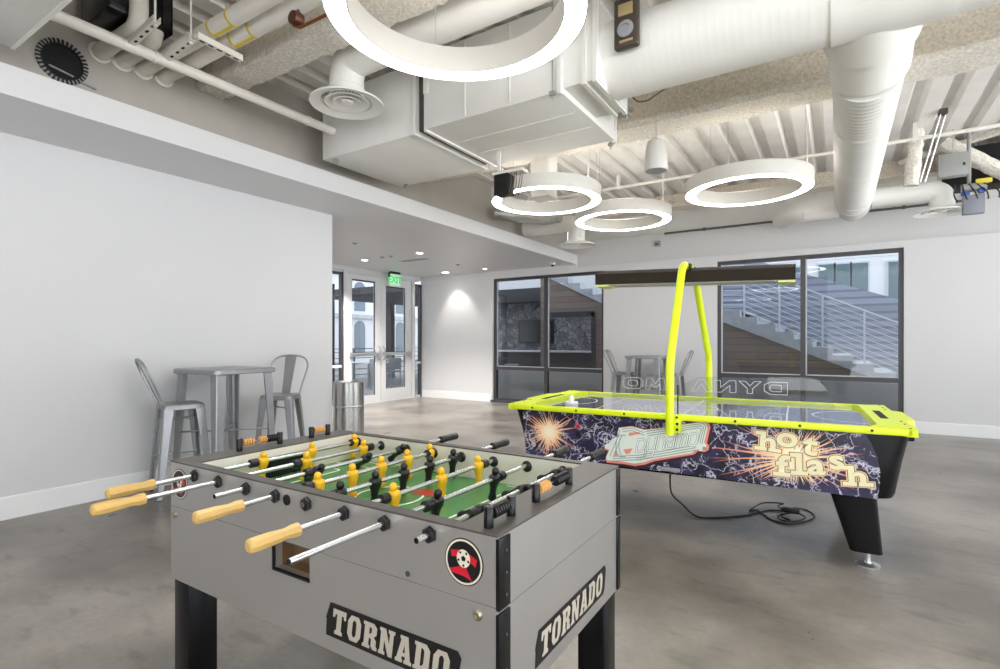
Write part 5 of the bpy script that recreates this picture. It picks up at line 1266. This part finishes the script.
for k, (x, lb) in enumerate([(-7.6, 'grey outdoor stool at the left end of the counter'), (-6.9, 'grey outdoor stool in the middle of the counter')]):
    t = thing('outdoor_stool', lb, 'stool', (x, YW-1.25, -.02), 0, 'stools at the outdoor counter')
    part('seat', MB().lathe([(0, .72), (.17, .72), (.18, .74), (.17, .765), (0, .765)], 20), GREYP, t)
    for a in range(4):
        part('leg', MB().cyl((.13*math.cos(a*PI/2+.8), .13*math.sin(a*PI/2+.8), .72), (.2*math.cos(a*PI/2+.8), .2*math.sin(a*PI/2+.8), 0), .012, 8), GREYP, t)
# terrace beyond the entrance doors
t = thing('far_white_building', 'white building with arched windows beyond the entrance doors', 'building', (-27, 16, -.02))
part('wall', MB().box((-4, -16, 0), (0, 30, 12)), WHTB, t)
FW2 = mat('grey_far_window', (128, 140, 152), .2)
for k in range(10):
    y = -11.2+k*3.9
    for z0, z1 in ((.6, 2.3), (3.4, 4.9), (6.4, 7.8)):
        pts = [(y, z0), (y+.9, z0)]+arc(y+.45, z1, .45, 0, 180, 8); w_ = MB(); w_.prism(pts, .0, .06, axis=0); part('window', w_, FW2, t)
part('cornice', MB().box((-.1, -16, 2.9), (.25, 30, 3.15)).box((-.1, -16, 5.7), (.3, 30, 5.95)), CONC, t)
t = thing('terrace_railing', 'grey terrace railing outside the entrance doors', 'railing', (-14.5, 13, -.02))
for k in range(9): part('post', MB().box((-.03, -8+k*2, 0), (.03, -7.94+k*2, 1.08)), GREYP, t)
for z in (.15, .35, .55, .75, .95, 1.08): part('rail', MB().box((-.02, -8, z-.015), (.02, 8.5, z+.015)), GREYP, t)
t = thing('canopy_roof', 'dark flat canopy outside above the entrance doors', 'canopy', (-12.0, 12, 2.4))
part('roof', MB().box((-2.0, -1.2, .30), (2.0, 5, .5)), DARKG, t)
for y in (-1.0, 2, 4.7): part('column', MB().box((-1.9, y, -2.42), (-1.65, y+.2, .3)), DARKG, t)
for k, (x, y, lb) in enumerate([(-11.5, 10.9, 'grey terrace table seen through the right entrance door'), (-12.6, 12.9, 'grey terrace table farther out by the railing')]):
    t = thing('terrace_table', lb, 'table', (x, y, -.02), 0, 'terrace tables')
    part('tabletop', MB().box((-.4, -.4, .71), (.4, .4, .75), .01), RAILW, t)
    for sx in (-1, 1):
        for sy in (-1, 1): part('leg', MB().box((sx*.36-.02, sy*.36-.02, 0), (sx*.36+.02, sy*.36+.02, .71)), GREYP, t)
k = 0
for (x, y, lb) in [(-10.7, 10.6, 'grey terrace chair nearest the entrance doors'), (-11.4, 11.7, 'grey terrace chair behind the nearer terrace table'), (-12.4, 12.1, 'grey terrace chair before the farther terrace table'), (-13.3, 13.4, 'grey terrace chair next to the railing')]:
    t = thing('terrace_chair', lb, 'chair', (x, y, -.02), k*1.3, 'terrace chairs'); k += 1
    part('seat', MB().box((-.22, -.22, .43), (.22, .22, .46), .01), GREYP, t); part('backrest', MB().box((-.22, -.23, .5), (.22, -.20, .85), .01), GREYP, t)
    for sx in (-1, 1):
        for sy in (-1, 1): part('leg', MB().box((sx*.2-.012, sy*.2-.012, 0), (sx*.2+.012, sy*.2+.012, .43 if sy > 0 else .8)), GREYP, t)
m = MB(); m.box((XD-1.3, 8.0, 0), (XD-1.25, 8.06, 2.6)); m.box((XD-1.3, 7.4, 0), (XD-1.25, 7.46, 2.6)); m.box((XD-1.3, 7.4, 2.55), (XD-1.25, 8.06, 2.62))
single('porch_frame', m, DARKG, 'dark steel porch frame behind the left entrance door', 'frame')
# ------------------------------------------------------------------ light
w = bpy.data.worlds.new('overcast_sky'); scn.world = w; w.use_nodes = True
bg = w.node_tree.nodes['Background']; bg.inputs['Color'].default_value = (.86, .93, 1.0, 1); bg.inputs['Strength'].default_value = SKY
# overcast sky; a brighter lower half is added to lift the ceiling undersides
nt = w.node_tree; tc = nt.nodes.new('ShaderNodeTexCoord'); sx = nt.nodes.new('ShaderNodeSeparateXYZ'); rp = nt.nodes.new('ShaderNodeMapRange')
nt.links.new(tc.outputs['Generated'], sx.inputs[0]); nt.links.new(sx.outputs['Z'], rp.inputs['Value'])
rp.inputs['From Min'].default_value = -.06; rp.inputs['From Max'].default_value = .02
mx = nt.nodes.new('ShaderNodeMix'); mx.data_type = 'RGBA'; nt.links.new(rp.outputs['Result'], mx.inputs['Factor'])
mx.inputs['A'].default_value = (LOWFILL*.97, LOWFILL*.99, LOWFILL, 1); mx.inputs['B'].default_value = (.86, .93, 1.0, 1); nt.links.new(mx.outputs['Result'], bg.inputs['Color'])
# daylight arrives through the open window side on the right
ring_light((2.1, .2, 2.87), 'unseen ring pendant added behind the camera on the right', ring0)  # unseen pendants added behind and beside the camera to light the room
ring_light((-2.6, -2.2, 2.87), 'unseen ring pendant added behind the camera on the left', ring0)
ring_light((2.6, -2.4, 2.87), 'unseen ring pendant added at the far end behind the camera', ring0)
ring_light((3.3, 2.2, 2.87), 'unseen ring pendant added out of view on the right', ring0)

cam = bpy.data.cameras.new('camera'); co = link('camera', cam, None, CAM, (PI/2, 0, YAW))
cam.sensor_fit = 'HORIZONTAL'; cam.sensor_width = 36; cam.lens = FPX/1000*36; cam.shift_y = (CYP-334.5)/1000; cam.clip_start = .02; cam.clip_end = 200
scn.camera = co
vs = scn.view_settings; vs.view_transform = 'Standard'; vs.look = 'None'; vs.gamma = 1; vs.use_curve_mapping = False; vs.exposure = EXPO
scn.display_settings.display_device = 'sRGB'
scn.cycles.use_denoising = True
scn.cycles.max_bounces = 10; scn.cycles.diffuse_bounces = 6; scn.cycles.glossy_bounces = 5; scn.cycles.transparent_max_bounces = 16
scn.cycles.caustics_reflective = False; scn.cycles.caustics_refractive = False
scn.cycles.sample_clamp_indirect = 4
